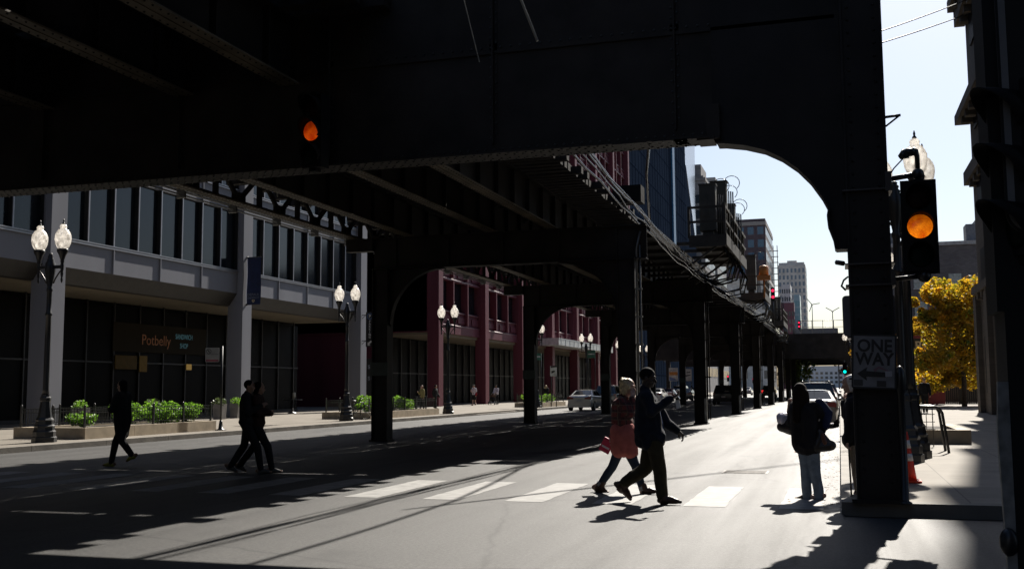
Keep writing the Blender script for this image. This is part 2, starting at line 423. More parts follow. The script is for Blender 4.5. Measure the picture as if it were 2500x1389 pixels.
while y < Y1-2:
    s.bar((x,y,6.4),(x,y+1.0,7.25),.12,.07,(1,0,0)); s.bar((x+.02,y+1.0,7.25),(x+.02,y+2.05,6.4),.12,.07,(1,0,0)); s.box(x-.06,x+.06,y+.95,y+1.05,6.38,7.24)
    s.box(x-.035,x+.035,y-.28,y+.28,6.4,6.62); y += 2.05
so = part('lattice_stringer', s, M_steel, rail)
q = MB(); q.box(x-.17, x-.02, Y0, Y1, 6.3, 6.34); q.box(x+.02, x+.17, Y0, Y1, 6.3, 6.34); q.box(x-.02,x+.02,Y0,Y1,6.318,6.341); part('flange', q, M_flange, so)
# lateral bracing under the ties
sr = MB(); yy_ = -3.0
while yy_ < 36:
    for x_ in (-14.5,-12.6,-9.9,-8.0):
        for dx_ in (-.12,.12):
            n_ = 5; ring_ = [(x_+dx_+.018*math.cos(2*math.pi*k_/n_), yy_+.018*math.sin(2*math.pi*k_/n_)) for k_ in range(n_)]
            sr.add([(p_[0],p_[1],6.3) for p_ in ring_]+[(x_+dx_+(p_[0]-x_-dx_)*.6,yy_+(p_[1]-yy_)*.6,6.286) for p_ in ring_],[(k_,(k_+1)%n_,n_+(k_+1)%n_,n_+k_) for k_ in range(n_)]+[tuple(range(n_,2*n_))])
    yy_ += .16
part('stringer_rivets', sr, M_steel, rail)['kind'] = 'stuff'
lb = MB()
for i in range(-3, 10):
    y = 14.2 + i*15.9
    for (xa, xb) in ((-14.5,-12.6),(-9.9,-8.0)):
        for k in range(5):
            ya = y + k*3.2; lb.bar((xa,ya,7.1),(xb,ya+3.2,7.1),.1,.012); lb.bar((xb,ya,7.08),(xa,ya+3.2,7.08),.1,.012)
part('lateral_bracing', lb, M_steel, rail)
# timber deck
rt = random.Random(11)
tie = MB(); y = Y0
k = 0; jut = 0
while y < Y1:
    w = rt.uniform(.2,.25); k += 1
    if k % 2 == 0: jut = rt.choice([.0,.0,.35,.42,.5])
    else: jut = rt.uniform(-.03,.05)
    tie.box(-15.3-rt.uniform(-.05,.1)-(rt.choice([.5,.7,.9]) if k%3==0 else 0), -11.75+rt.uniform(-.03,.03), y, y+w, 7.302+rt.uniform(0,.012), 7.51)
    tie.box(-10.75+rt.uniform(-.03,.03), -6.62+jut*.62, y, y+w, 7.302+rt.uniform(0,.012), 7.51)
    y += w + rt.choice([.1,.12,.14,.16,.18,.2,.14,.12,.15,.17,.13,.16,.11,.3])
t_ = part('tie', tie, M_wood, rail); t_['kind'] = 'stuff'; t_['label'] = 'closely spaced timber track ties'
pl = MB(); y = Y0
while y < Y1:
    L_ = rt.uniform(3.4,4.6); e = min(Y1, y+L_)
    for i in range(5):
        if rt.random() < .012: continue
        xx = -11.72+i*.195; pl.box(xx, xx+.185, y, e-.03, 7.49+.0, 7.54+rt.uniform(0,.01))
    for i in range(5):
        if rt.random() < .02: continue
        xx = -15.82+i*.2; pl.box(xx, xx+.192, y, e-.03, 7.515, 7.56)
    for i in range(3):
        if rt.random() < .03: continue
        xx = -7.42+i*.24; pl.box(xx, xx+.233, y, e-.03-(rt.uniform(0,.5) if i > 2 else 0), 7.515, 7.56)
    y = e
part('walkway_planks', pl, M_wood, rail)
rl = MB()
for x in (-14.3,-12.85,-9.7,-8.25): rl.box(x-.035,x+.035,Y0,Y1,7.512,7.65)
for x in (-14.75,-12.35,-10.2,-7.75): rl.box(x-.1,x+.1,Y0,Y1,7.512,7.62)
part('rail', rl, M_steelb, rail)
# left hand walkway railing that catches the sun
hr = MB(); X = -15.75
for z in (7.6, 8.05, 8.5): hr.tube([(X,Y0,z),(X,Y1,z)], .022, 6)
y = Y0
while y < Y1: hr.cyl((X,y,7.3),(X,y,8.5),.022,n=6); y += 2.05
part('railing', hr, M_galv, rail)
# sunlit pipes slung under the left edge
hp = MB()
for (dx,z,r) in ((-15.25,6.62,.03),(-15.4,6.5,.028),(-15.3,6.38,.022)): hp.tube([(dx,Y0,z),(dx,60,z)], r, 6)
y = 15.0
while y < 60: hp.box(-15.44,-15.2,y,y+.06,6.3,6.68); y += 2.3
part('pipe_run', hp, M_galv, rail)
# right hand walkway beyond the first bay
rw = MB()
for i in range(5): rw.box(-6.9+i*.27, -6.9+i*.27+.266, 32, Y1, 6.62, 6.67)
for y in [32+k*2.05 for k in range(67)]: rw.box(-8.0,-5.5,y,y+.12,6.5,6.617)
rw.box(-5.5,-5.44,32,Y1,6.36,6.7)
part('walkway', rw, M_steel, rail)
# big portal frame over the junction: deep plate girder, corner column, curved bracket
PY = 14.2
pg = MB()
pg.box(-21, .68, PY-.015, PY+.015, 4.93, 8.6)
pg.box(-21, -1.62, PY-.24, PY-.017, 4.93, 4.96); pg.box(-21, -1.62, PY+.017, PY+.24, 4.93, 4.96)
pg.box(-21, .68, PY-.2, PY-.017, 8.57, 8.6); pg.box(-21, .68, PY+.017, PY+.2, 8.57, 8.6)
pg.box(-21,-1.62,PY-.04,PY-.016,4.962,5.1)
pg.box(-21,.1,PY-.05,PY-.016,6.45,6.5); pg.box(-21,.1,PY-.03,PY-.016,6.5,6.6)
for xx in [-20.5+k*2.64 for k in range(8)]:
    pg.box(xx-.012, xx+.012, PY-.1, PY-.016, 5.1, 8.56); pg.box(xx-.06, xx+.06, PY-.03, PY-.0165, 5.1, 8.56)
pgo = part('portal_girder', pg, M_steelb, rail)
rv = MB()
def rivet(b, x, y, z, r=.021):
    n = 6; ring = [(x+r*math.cos(2*math.pi*k/n), y+r*math.sin(2*math.pi*k/n), z) for k in range(n)]
    r2 = [(x+r*.6*math.cos(2*math.pi*k/n), y+r*.6*math.sin(2*math.pi*k/n), z-r*.75) for k in range(n)]
    b.add(ring+r2, [(k,(k+1)%n,n+(k+1)%n,n+k) for k in range(n)] + [tuple(range(n,2*n))])
xx = -20.9
while xx < -1.65:
    rivet(rv, xx, PY-.19, 4.93); rivet(rv, xx+.065, PY-.1, 4.93); rivet(rv, xx, PY+.19, 4.93); rivet(rv, xx+.065, PY+.1, 4.93); xx += .13
def rivet_y(b, x, y, z, r=.02):
    n = 6; ring = [(x+r*math.cos(2*math.pi*k/n), y, z+r*math.sin(2*math.pi*k/n)) for k in range(n)]
    r2 = [(x+r*.6*math.cos(2*math.pi*k/n), y-r*.75, z+r*.6*math.sin(2*math.pi*k/n)) for k in range(n)]
    b.add(ring+r2, [(k,(k+1)%n,n+(k+1)%n,n+k) for k in range(n)] + [tuple(range(n,2*n))])
xx = -20.9
while xx < -1.65: rivet_y(rv, xx, PY-.04, 5.03); xx += .13
xx = -20.9
while xx < .1: rivet_y(rv, xx, PY-.03, 6.55); xx += .15
for xs in [-20.5+k*2.64 for k in range(8)]:
    z = 5.2
    while z < 8.4: rivet_y(rv, xs-.04, PY-.03, z); rivet_y(rv, xs+.04, PY-.03, z+.07); z += .15
part('rivet_rows', rv, M_black, pgo)['kind'] = 'stuff'
# splice plates hang below the flange
sp = MB()
for xx in (-2.6,-2.05,-1.75): sp.bar((xx-.28,PY-.1,4.925),(xx+.2,PY-.1,4.925),.3,.01)
sp.box(-1.72,-1.5,PY-.22,PY+.2,4.9,4.96); sp.box(-1.6,-1.42,PY-.15,PY+.15,4.93,5.4)
part('splice_plate', sp, M_steelb, pgo)
cc = MB(); x0, x1 = .16, .68
cc.box(x0, x0+.03, PY-.24, PY+.24, .155, 8.6); cc.box(x1-.03, x1, PY-.24, PY+.24, .155, 8.6)
cc.box(x0+.03, x1-.03, PY-.2, PY+.2, .155, 8.6)
for z in [.4+i*.17 for i in range(46)]:
    for xx in (x0+.1, x1-.1): cc.cyl((xx,PY-.2,z),(xx,PY-.218,z),.02,.012,n=6)
cc.box(x0-.06, x1+.06, PY-.3, PY+.3, .15, .2)
cco = part('column', cc, M_steel, rail, 'wide riveted corner column of the junction frame')
# curved bracket: silhouette measured off the column
arc = [(.16,3.36),(.02,3.36),(.0,3.5),(-.06,3.68),(-.07,3.8),(-.05,3.9),(-.12,4.05),(-.26,4.27),(-.42,4.45),(-.62,4.61),(-.84,4.73),(-1.1,4.81),(-1.36,4.855),(-1.46,4.86),(-1.52,4.93)]
poly = arc + [(-1.52,8.56),(.16,8.56)]
kb = MB(); kb.prism(poly, 'y', PY-.05, PY+.05)
for a, b_ in zip(arc[:-2], arc[1:-1]):
    kb.bar((a[0],PY,a[1]),(b_[0],PY,b_[1]),.34,.025,(1,0,0) if abs(b_[1]-a[1]) > abs(b_[0]-a[0]) else (0,0,1))
part('knee_bracket', kb, M_steel, pgo)
cl = MB(); cl.box(-21.3,-20.78,PY-.24,PY+.24,.15,8.6); part('column', cl, M_steel, rail)
# far junction: a second portal with decks turning off
FY = 125.0
fg = MB()
fg.box(-21.5, 1.9, FY-.2, FY+.2, 4.75, 7.6); fg.box(-21.5, 1.9, FY+12, FY+12.4, 4.9, 7.4); fg.box(-21.5,1.9,FY+24,FY+24.3,4.4,7.4)
fg.box(-5.3, 1.9, FY+.4, FY+36, 6.6, 7.3)
for (xa, xb) in ((1.4,1.9),(-21.5,-21)):
    for yy in (FY, FY+12, FY+24): fg.box(xa, xb, yy-.25, yy+.25, .15, 7.5)
poly = [(1.4,2.6),(1.4,4.75),(-.9,4.75)] + [(1.4-.05-2.25*(1-math.sin(a)), 4.75-2.1*(1-math.cos(a))) for a in [math.pi/2*k/10 for k in range(1,10)]]
fg.prism(poly, 'y', FY-.1, FY+.1)
part('portal_girder', fg, M_steel, rail, 'far wide frame spanning the whole street')
fr = MB()
for xx in [-4+k*1.2 for k in range(5)]: fr.cyl((xx,FY-.2,7.6),(xx,FY-.2,9.1),.03,n=5)
for z in (8.3,9.05): fr.tube([(-4,FY-.2,z),(.8,FY-.2,z)],.03,5)
for yy in range(128,162,3): fr.cyl((-4.9,yy,7.3),(-4.9,yy,9.0),.03,n=5)
part('railing', fr, M_galv, rail)

# cables slung along the right side of the tracks (each bundle sags between the frames)
ZC = [(14.3,7.3),(22,6.85),(28,6.45),(37,6.2),(48,6.1),(62,6.3),(76,6.6),(100,6.7),(126,6.9)]
def zline(y):
    for (a_,za),(b_,zb) in zip(ZC[:-1],ZC[1:]):
        if y <= b_: t = (y-a_)/(b_-a_); t = t*t*(3-2*t)*.5+t*.5; return za+(zb-za)*t
    return ZC[-1][1]
def sag_cable(x, dz, sag, ph, r):
    pts = []; y = 14.3
    while y < 125:
        t = ((y-30)/16.4) % 1.0
        pts.append((x+.035*math.sin(y*.9+ph)+.015*math.sin(y*3.1+ph*2), y, zline(y)+dz-sag*4*t*(1-t)+.025*math.sin(y*1.7+ph*3))); y += 1.3
    b = MB(); b.tube(pts, r*.5, 8); return b
cs = [(-5.35,.3,.0,.3,.045),(-5.3,.2,.06,1.2,.05),(-5.2,.12,.04,2.2,.035),(-5.42,-.02,.08,3.1,.06),(-5.22,-.08,.06,4.4,.035),(-5.45,.38,.0,5.1,.03)]
names = ['thick black cable slung highest along the tracks','heavy black power cable sagging between the girders','thin black cable on the street side of the tracks',
         'fat twisted black cable hanging lowest under the tracks','thin wire sagging below the other track cables','thin wire strung just under the walkway edge']
for c_, lb_ in zip(cs, names):
    solo('track_cable', sag_cable(*c_), M_rubber, lb_, 'cable', (c_[0], 14.3, 7.3+c_[1]), 'cables slung along the right side of the railway')
fc = MB(); pts = [(-4.05+.05*math.sin(y*.7), y, 8.3-.25*math.sin((y+20)/44*math.pi*3)**2) for y in range(-20,25)]+[(-4.4,26.2,8.15),(-5.0,29,7.6),(-5.62,33,6.75)]
fc.tube(pts, .04, 6)
solo('feeder_cable', fc, M_rubber, 'single dark feeder cable strung higher and outside the track cables', 'cable', (-4.05,14.2,8.3), 'cables slung along the right side of the railway')

for (A, B, r_, lb_) in (((-4.05,10,8.25),(-2.83,10.05,5.13),.014,'added pale wire standing in for a slit of light at the top, brighter one'),((-4.1,9.2,8.25),(-3.2,9.3,4.72),.005,'thin added wire standing in for a slit of light at the top')):
    A, B = Vector(A), Vector(B); b = MB(); b.tube([A, A.lerp(B,.5)+Vector((.03,0,-.02)), B], r_, 6)
    solo('light_slit_wire', b, mat('pale_light_slit',(.5,.48,.44),.4), lb_, 'wire', tuple(B))  # pale wires added in place of bright slits of light overhead
# ------------------------------------------------------------------ buildings
M_glass = mat('dark_window_glass', (.010,.013,.017), .1, spec=.35, var=.2)
M_glass2 = mat('hazy_window_glass', (.03,.04,.05), .12, spec=.6, var=.3, scale=.4)
M_grey = mat('grey_metal_panel', (.19,.195,.22), .6, spec=.12, var=.08, scale=.8, streak=True)
M_greyd = mat('dark_bronze_fascia', (.022,.02,.018), .6, var=.2)
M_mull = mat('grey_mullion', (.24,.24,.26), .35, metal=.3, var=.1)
M_soff = mat('plaster_soffit', (.16,.135,.095), .85, var=.12, scale=.6)
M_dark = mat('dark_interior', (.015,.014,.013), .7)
M_red = mat('red_painted_steel', (.115,.032,.044), .55, spec=.15, var=.18, scale=.5, streak=True)
M_redl = mat('red_painted_ledge', (.16,.07,.085), .36, spec=.5, var=.12)
FX = -30.2
def copies(src, parent, offs):
    out = [src]
    for o_ in offs:
        c = src.copy(); COL.objects.link(c); c.parent = parent; c.location = Vector(src.location)+Vector(o_)
        for ch in list(src.children):
            d = ch.copy(); COL.objects.link(d); d.parent = c
        out.append(c)
    return out
gb = thing('office_building', 'grey panelled office block with a recessed dark ground floor behind the planter fence', 'building', (FX,42,.15))
piers = [5.6, 20.0, 34.55, 48.9, 63.4]
TOP = 28.0
for y in piers:
    p = MB(); p.box(FX-.9, FX, y, y+.9, .16, TOP); part('pier', p, M_grey, gb)
PX = FX-.35                                                   # panel plane
w = MB()
for fl in range(5):
    zb = 6.72+fl*4.35
    for a, b_ in zip(piers[:-1], piers[1:]):
        ya, yb = a+.9, b_; n = 4; st = (yb-ya)/n
        w.box(PX-.3, PX, ya, yb, zb, zb+1.08)
        for i in range(1, n): w.box(PX+.001, PX+.066, ya+i*st-.03, ya+i*st+.03, zb, zb+1.079)
part('spandrel', w, M_grey, gb)
w = MB()
for fl in range(5):
    zb = 7.801+fl*4.35
    for a, b_ in zip(piers[:-1], piers[1:]):
        w.box(PX-.25, PX+.068, a+.9, b_, zb, zb+.05); w.box(PX-.25, PX+.02, a+.9, b_, zb+.05, zb+.1); w.box(PX-.25, PX+.075, a+.9, b_, zb+.1, zb+.15)
part('sill', w, M_mull, gb)
w = MB()
w.prism([(PX-.001,6.718),(PX-.35,6.718),(PX-.9,6.08),(PX-.45,6.08)], 'y', 5.6, 64.3)
part('fascia', w, M_greyd, gb)
w = MB(); w.box(-35.6, PX-.46, 5.6, 64.3, 6.09, 6.3); part('soffit', w, M_soff, gb)
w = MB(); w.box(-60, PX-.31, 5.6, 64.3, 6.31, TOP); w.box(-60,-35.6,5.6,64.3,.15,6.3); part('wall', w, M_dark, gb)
# windows of the first floor, one part each, with a projecting mullion
def win(y0, y1, z0, z1):
    b = MB(); b.box(PX-.3, PX-.19, y0+.04, y1-.04, z0, z1); return b
first = None
yaw = []
for fl in range(2):
    for a, b_ in zip(piers[:-1], piers[1:]):
        st = (b_-a-.9)/8
        for i in range(8): yaw.append((a+.9+i*st, a+.9+(i+1)*st, fl))
y0, y1, _ = yaw[0]
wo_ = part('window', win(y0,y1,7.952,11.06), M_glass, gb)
mb = MB(); mb.box(PX-.19, PX-.001, y1-.04, y1+.04, 7.952, 11.06); part('mullion', mb, mat('bronze_frame_mullion_shade', (.012,.011,.010), .5), wo_)  # deep part coloured dark to hold the mullion's shaded side
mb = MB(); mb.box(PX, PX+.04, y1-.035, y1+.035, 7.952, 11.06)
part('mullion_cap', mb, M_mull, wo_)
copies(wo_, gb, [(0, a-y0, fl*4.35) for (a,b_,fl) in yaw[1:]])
w = MB()
for fl in range(2,5):
    for a, b_ in zip(piers[:-1], piers[1:]): w.box(PX-.3,PX-.19,a+.9,b_,7.952+fl*4.35,11.06+fl*4.35)
part('window_band', w, M_glass, gb)
# glazed shopfront set back under the soffit
SX = -35.2
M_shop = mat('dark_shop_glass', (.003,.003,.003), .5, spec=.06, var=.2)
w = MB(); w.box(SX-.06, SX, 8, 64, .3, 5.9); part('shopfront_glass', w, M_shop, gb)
fr = MB()
y = 8.0
while y < 64: fr.box(SX+.002, SX+.09, y-.04, y+.04, .15, 6.08); y += 2.05
fr.box(SX+.002, SX+.07, 8, 64, 3.0, 3.08); fr.box(SX+.002,SX+.07,8,64,.15,.32)
part('shopfront_frame', fr, mat('bronze_frame_mullion_shade', (.012,.011,.010), .5), gb)

def text_obj(s, size, mat_, M, depth=.004, name='lettering', parent=None, align='CENTER', bold=0.0, sx=1.0):
    cu = bpy.data.curves.new('t', 'FONT'); cu.body = s; cu.size = size; cu.align_x = align; cu.align_y = 'CENTER'
    cu.extrude = depth; cu.offset = bold; cu.resolution_u = 4
    to = bpy.data.objects.new('t', cu); COL.objects.link(to)
    dg = bpy.context.evaluated_depsgraph_get(); dg.update()
    me = bpy.data.meshes.new_from_object(to.evaluated_get(dg)); bpy.data.objects.remove(to); bpy.data.curves.remove(cu)
    me.name = name
    for v in me.vertices: v.co.x *= sx
    off = Vector(root_of(parent).location) if parent else Vector((0,0,0))
    me.transform(Matrix.Translation(-off) @ M)
    me.materials.clear(); me.materials.append(mat_)
    o = bpy.data.objects.new(name, me); COL.objects.link(o); o.parent = parent; return o
def frame_M(pos, right, up):
    r = Vector(right).normalized(); u = Vector(up).normalized(); n = r.cross(u)
    M = Matrix((r,u,n)).transposed().to_4x4(); M.translation = Vector(pos); return M

# red tower
RXF = -31.0
rb = thing('office_tower', 'dark red steel office tower with deep piers and glazed ground floor', 'building', (RXF,80,.15))
rp = [79.7+11.85*k for k in range(8)]
RT = 50.0
for y in rp:
    p = MB(); p.box(RXF-1.0, RXF, y, y+1.0, .16, RT); part('pier', p, M_red, rb)
w = MB(); GX = RXF-.75
for fl in range(11):
    zb = 6.95+fl*3.95
    for a, b_ in zip(rp[:-1], rp[1:]):
        w.box(GX-.3, GX+.18, a+1, b_, zb-.7 if fl == 0 else zb-.1, zb); w.box(GX-.3, GX, a+1, b_, zb, zb+1.15)
        st = (b_-a-1)/3
        for i in range(3): w.box(GX+.001, GX+.09, a+1.25+i*st+st*.42, a+1+(i+1)*st-.2, zb+.3, zb+.85)
part('spandrel', w, M_red, rb)
w = MB()
for fl in range(11):
    zb = 6.95+fl*3.95
    for a, b_ in zip(rp[:-1], rp[1:]):
        for (z,dx) in ((zb+.001,.2),(zb+1.151,.16)):
            w.prism([(GX-.05,z),(GX+dx,z),(GX+dx,z+.05),(GX-.05,z+.16)], 'y', a+1, b_)
part('ledge', w, M_redl, rb)
w = MB()
w.box(-62, GX-.31, 79.72, rp[-1]+1, 6.3, RT); w.box(-62,-37,79.8,rp[-1]+1,.15,6.29); w.box(-62,RXF-1.0,79.72,79.9,6.2,RT); part('wall', w, M_red, rb)
w = MB(); w.box(-37, GX-.05, 79.8, rp[-1]+1, 6.02, 6.249); part('soffit', w, M_soff, rb)
w = MB(); w.box(-36.6,-36.5,80.5,rp[-1],.2,6.0); part('shopfront_glass', w, M_shop, rb)
w = MB(); y = 80.5
while y < rp[-1]: w.box(-36.49,-36.38,y,y+.1,.15,6.01); y += 2.0
w.box(-36.49,-36.4,80.5,rp[-1],2.9,3.0); part('shopfront_frame', w, mat('bronze_frame_mullion_shade', (.012,.011,.010), .5), rb)
b = MB(); st = (11.85-1)/3
b.box(GX-.4, GX-.3, rp[0]+1, rp[0]+1+st, 8.32, 10.83)
wr = part('window', b, M_glass, rb)
mb = MB(); mb.box(GX-.3, GX+.35, rp[0]+1+st-.11, rp[0]+1+st+.11, 7.1, 10.83); part('mullion', mb, M_red, wr)
offs = [(0, k*11.85+i*st, fl*3.95) for fl in range(4) for k in range(7) for i in range(3)][1:]
copies(wr, rb, offs)
b = MB(); m2 = MB()
for fl in range(4,11):
    for k in range(7):
        b.box(GX-.4, GX-.3, rp[k]+1, rp[k+1], 8.32+fl*3.95, 10.83+fl*3.95)
        for i in (1,2): m2.box(GX-.3, GX+.35, rp[k]+1+i*st-.11, rp[k]+1+i*st+.11, 7.1+fl*3.95, 10.83+fl*3.95)
part('window_band', b, M_glass, rb)['kind'] = 'stuff'; part('mullion', m2, M_red, rb)['kind'] = 'stuff'
w = MB(); w.box(-33,-29.4,112,141,6.3,7.0); w.box(-33,-29.38,112,141,7.0,7.08)
for yy in range(113,141,2): w.box(-29.4,-29.37,yy,yy+.06,6.31,6.99)
part('canopy', w, mat('pale_metal_canopy', (.45,.47,.47), .45, metal=.3), rb)

# dark link wall across the side plaza
lk = thing('brick_building', 'dark low building at the back of the plaza between the grey and red blocks', 'building', (-52,72,.15))
w = MB(); w.box(-75,-52,64.31,79.6,.15,14); part('wall', w, wall_mat('dark_brick',(.05,.035,.03)), lk)
w = MB()
for i in range(6): w.box(-52,-51.95,65.5+i*2.3,67+i*2.3,.8,3.4)
part('window', w, M_glass, lk)

def tower(name, label, x0, x1, y0, y1, top, wallm, glassm, nx, ny, fh, z0=0.15, ww=.55, wh=.55, zst=None, sides='xy', maxparts=90, cat='building', sill=None):
    t = thing(name, label, cat, (x1, y0, z0))
    w = MB(); w.box(x0, x1, y0, y1, z0, top); part('wall', w, wallm, t)
    zs = zst if zst is not None else z0+fh
    cells = []
    nf = int((top-zs-.3)/fh)
    for f in range(nf-1, -1, -1):
        z = zs+f*fh
        if 'y' in sides:
            st = (x1-x0)/nx
            for i in range(nx): cells.append(('y', x0+(i+.5)*st, z, st))
        if 'x' in sides:
            st = (y1-y0)/ny
            for i in range(ny): cells.append(('x', y0+(i+.5)*st, z, st))
    src = {}
    rest = MB()
    cells_y = [c for c in cells if c[0]=='y']; cells_x = [c for c in cells if c[0]=='x']
    n = 0
    for grp in (cells_y, cells_x):
        for (ax, c, z, st) in grp:
            hw = st*ww/2; h = fh*wh
            if ax == 'y': bx = (c-hw, c+hw, y0-.06, y0-.0, z, z+h)
            else: bx = (x1, x1+.06, c-hw, c+hw, z, z+h)
            if n < maxparts:
                if ax not in src:
                    b = MB(); b.box(*bx); src[ax] = (part('window', b, glassm, t), c, z)
                    if sill:
                        s_ = MB()
                        if ax == 'y': s_.box(c-hw-.08, c+hw+.08, y0-.14, y0-.062, z-.14, z-.002); s_.box(c-.04,c+.04,y0-.1,y0-.062,z,z+h); s_.box(c-hw,c+hw,y0-.1,y0-.062,z+h*.48,z+h*.54)
                        else: s_.box(x1+.062, x1+.14, c-hw-.08, c+hw+.08, z-.14, z-.002)
                        part('sill', s_, sill, src[ax][0])
                else:
                    o, c0, zz = src[ax]
                    copies(o, t, [((c-c0) if ax=='y' else 0, (c-c0) if ax=='x' else 0, z-zz)])
                n += 1
            else: rest.box(*bx)
    if rest.v:
        o = part('window', rest, glassm, t); o['kind'] = 'stuff'
    return t
M_blue = mat('blue_black_glass', (.014,.021,.036), .85, spec=0, var=.15, scale=.1)
bt = thing('glass_tower', 'dark blue glass tower with a leaning edge rising behind the red tower', 'building', (-33,165,.15))
w = MB(); w.prism([(165,.15),(262,.15),(262,36),(260,39),(255,43.2),(248,49.6),(245,54.7),(245,95),(165,95)], 'x', -75, -33)
part('wall', w, M_blue, bt)
w = MB()
for z in range(4,95,4): w.box(-33.0,-32.96,165,245,z,z+.18)
for y in range(168,245,3): w.box(-33.0,-32.96,y,y+.12,.2,94.9)
part('glazing_bar', w, mat('dark_blue_bar', (.014,.022,.04), .8, spec=0), bt)
w = MB(); w.box(-32.95,-32.6,222,225,20,94.9); part('light_strip', w, mat('bright_blue_strip', (.01,.09,.20), .5), bt)
w = MB(); w.add([(-32.98,245.05,54.7),(-32.98,245.05,95),(-34.5,278,95),(-34.5,274,50)], [(0,3,2,1)])
w.add([(-32.95,262,36.2),(-32.95,245.1,54.6),(-34.5,274,50),(-33.6,266,36)], [(0,1,2,3)])
w.add([(-60,245.05,50),(-60,245.05,95),(-60,278,95),(-60,274,50)], [(0,1,2,3)])
part('glass_facet', w, mat('pale_glass_facet', (.30,.35,.42), .25, metal=.4, var=.06), bt)

M_stone = wall_mat('grey_limestone', (.26,.25,.25), 1.2, .5)
t = tower('stone_building', 'grey stone high-rise with a stepped top between the glass tower and signal cabinets', -60, -33, 280, 303, 58, M_stone, M_glass2, 6, 7, 4.2)
w = MB(); w.box(-45,-33.8,282,294,58.01,61.5); w.box(-60,-32.4,279.6,303.4,56.6,57.4)
for i in range(16): w.box(-32.999,-32.6,280+i*1.4,280.7+i*1.4,55.4,56.59)
part('setback', w, M_stone, t)
tower('stone_building', 'lower flat grey block just behind the stepped stone high-rise', -60, -32.6, 306, 331, 62.5, wall_mat('pale_stone',(.3,.3,.3),1,.5), M_glass2, 6, 8, 4)
M_brn = wall_mat('brown_brick', (.065,.045,.055), .8, .3)
t = tower('brick_tower', 'tall dark brown brick tower with blue windows, rising behind the signal platforms', -62, -30.5, 497, 552, 79.5, M_brn, mat('blue_window_glass',(.04,.07,.11),.1,spec=.6), 7, 10, 6, ww=.62, wh=.6)
w = MB(); w.box(-62.3,-30.2,496.7,552.3,76.5,78.2); part('cornice_band', w, mat('pale_band',(.22,.2,.19),.7), t)
t = tower('stone_building', 'small white stone building standing in front of the brown tower', -50, -25.7, 430, 462, 45, wall_mat('white_terracotta',(.5,.48,.46),1,.4), M_glass2, 6, 6, 4.6, ww=.4, wh=.7)
w = MB(); w.box(-50.4,-25.4,429.6,462.4,43.2,44.2); part('cornice_band', w, mat('pale_stone_trim',(.5,.48,.45),.7), t)
t = tower('apartment_tower', 'cream apartment tower, palest and farthest of the high-rises under the arch', -35.9, -18.6, 700, 730, 80, wall_mat('cream_concrete',(.52,.48,.45),2,.8), mat('cream_window',(.12,.15,.19),.2), 7, 6, 4.4, ww=.5, wh=.6, maxparts=98)
w = MB(); w.box(-35.2,-19.2,701,729,80.01,81.6); w.box(-30,-24,704,715,81.61,83.2); part('penthouse', w, mat('cream_wall',(.5,.46,.43),.8), t)
tower('glass_building', 'slim pale blue glass building in front of the cream tower', -23, -19.7, 610, 625, 53, mat('pale_blue_cladding',(.25,.36,.42),.3), mat('pale_blue_glass',(.15,.3,.36),.1), 3, 3, 4.2, ww=.8, wh=.75)
tower('stone_building', 'white stepped block low in front of the cream tower', -29.1, -24.3, 600, 620, 58, mat('white_render',(.5,.5,.5),.7), M_glass2, 4, 3, 4.4)
tower('brick_building', 'low maroon brick block below the cream tower', -30.2, -22.2, 590, 597, 47, mat('maroon_brick',(.14,.06,.08),.8), M_glass2, 5, 2, 4.4)
sc = MB()
for (x,y) in ((-30.4,553.5),(-28.4,553.5),(-30.4,556),(-28.4,556)): sc.box(x-.12,x+.12,y-.12,y+.12,.15,74)
for z in range(2,74,3):
    sc.box(-30.6,-27.8,553.4,553.6,z,z+.25); sc.box(-28.5,-28.3,553.3,556.2,z,z+.25); sc.box(-30.5,-28.1,553.4,556.2,z+.26,z+.34)
solo('scaffold', sc, mat('scaffold_steel',(.18,.15,.15),.6), 'thin scaffold hoist standing against the right edge of the brown tower', 'scaffold', (-31,553,.15))
t = thing('skybridge', 'flat grey parking deck bridging the far end of the street above the rails', 'building', (-8,520,16))
w = MB(); w.box(-20,-.5,520,540,17,29); part('deck', w, mat('bridge_concrete',(.09,.09,.10),.7), t)
for x in (-20,-2): pass
for xs in ((-20.6,-20.01),(-.49,.2)): part('support', MB().box(xs[0],xs[1],522,538,.15,29), mat('bridge_concrete',(.09,.09,.10),.7), t)
def turbine(x, z, rot, label):
    t = thing('wind_turbine', label, 'wind turbine', (x,522,29.02), 'small rooftop wind turbines')
    b = MB(); b.cyl((x,522,29.02),(x,522,z),.22,.14,8); part('tower', b, M_galv, t)
    b = MB(); b.ball((x,521.7,z),.45,8,6); part('hub', b, M_galv, t)
    for k in range(3):
        a = rot+k*2.094; d = Vector((math.cos(a),0,math.sin(a)))
        b = MB(); b.bar(Vector((x,521.5,z))+d*.3, Vector((x,521.5,z))+d*3.6, .35, .12, (0,1,0)); part('blade', b, M_galv, t)
turbine(-11.3, 40.5, .15, 'taller wind turbine beside the cream tower')
turbine(-2.0, 37, .5, 'wind turbine standing alone against the sky beside the corner column')
# far street end
tower('stone_building', 'pale block closing the far end of the street under the far frame', -30, 12, 1000, 1040, 20, mat('hazy_white_wall',(.5,.5,.52),.8), M_glass2, 10, 2, 4)

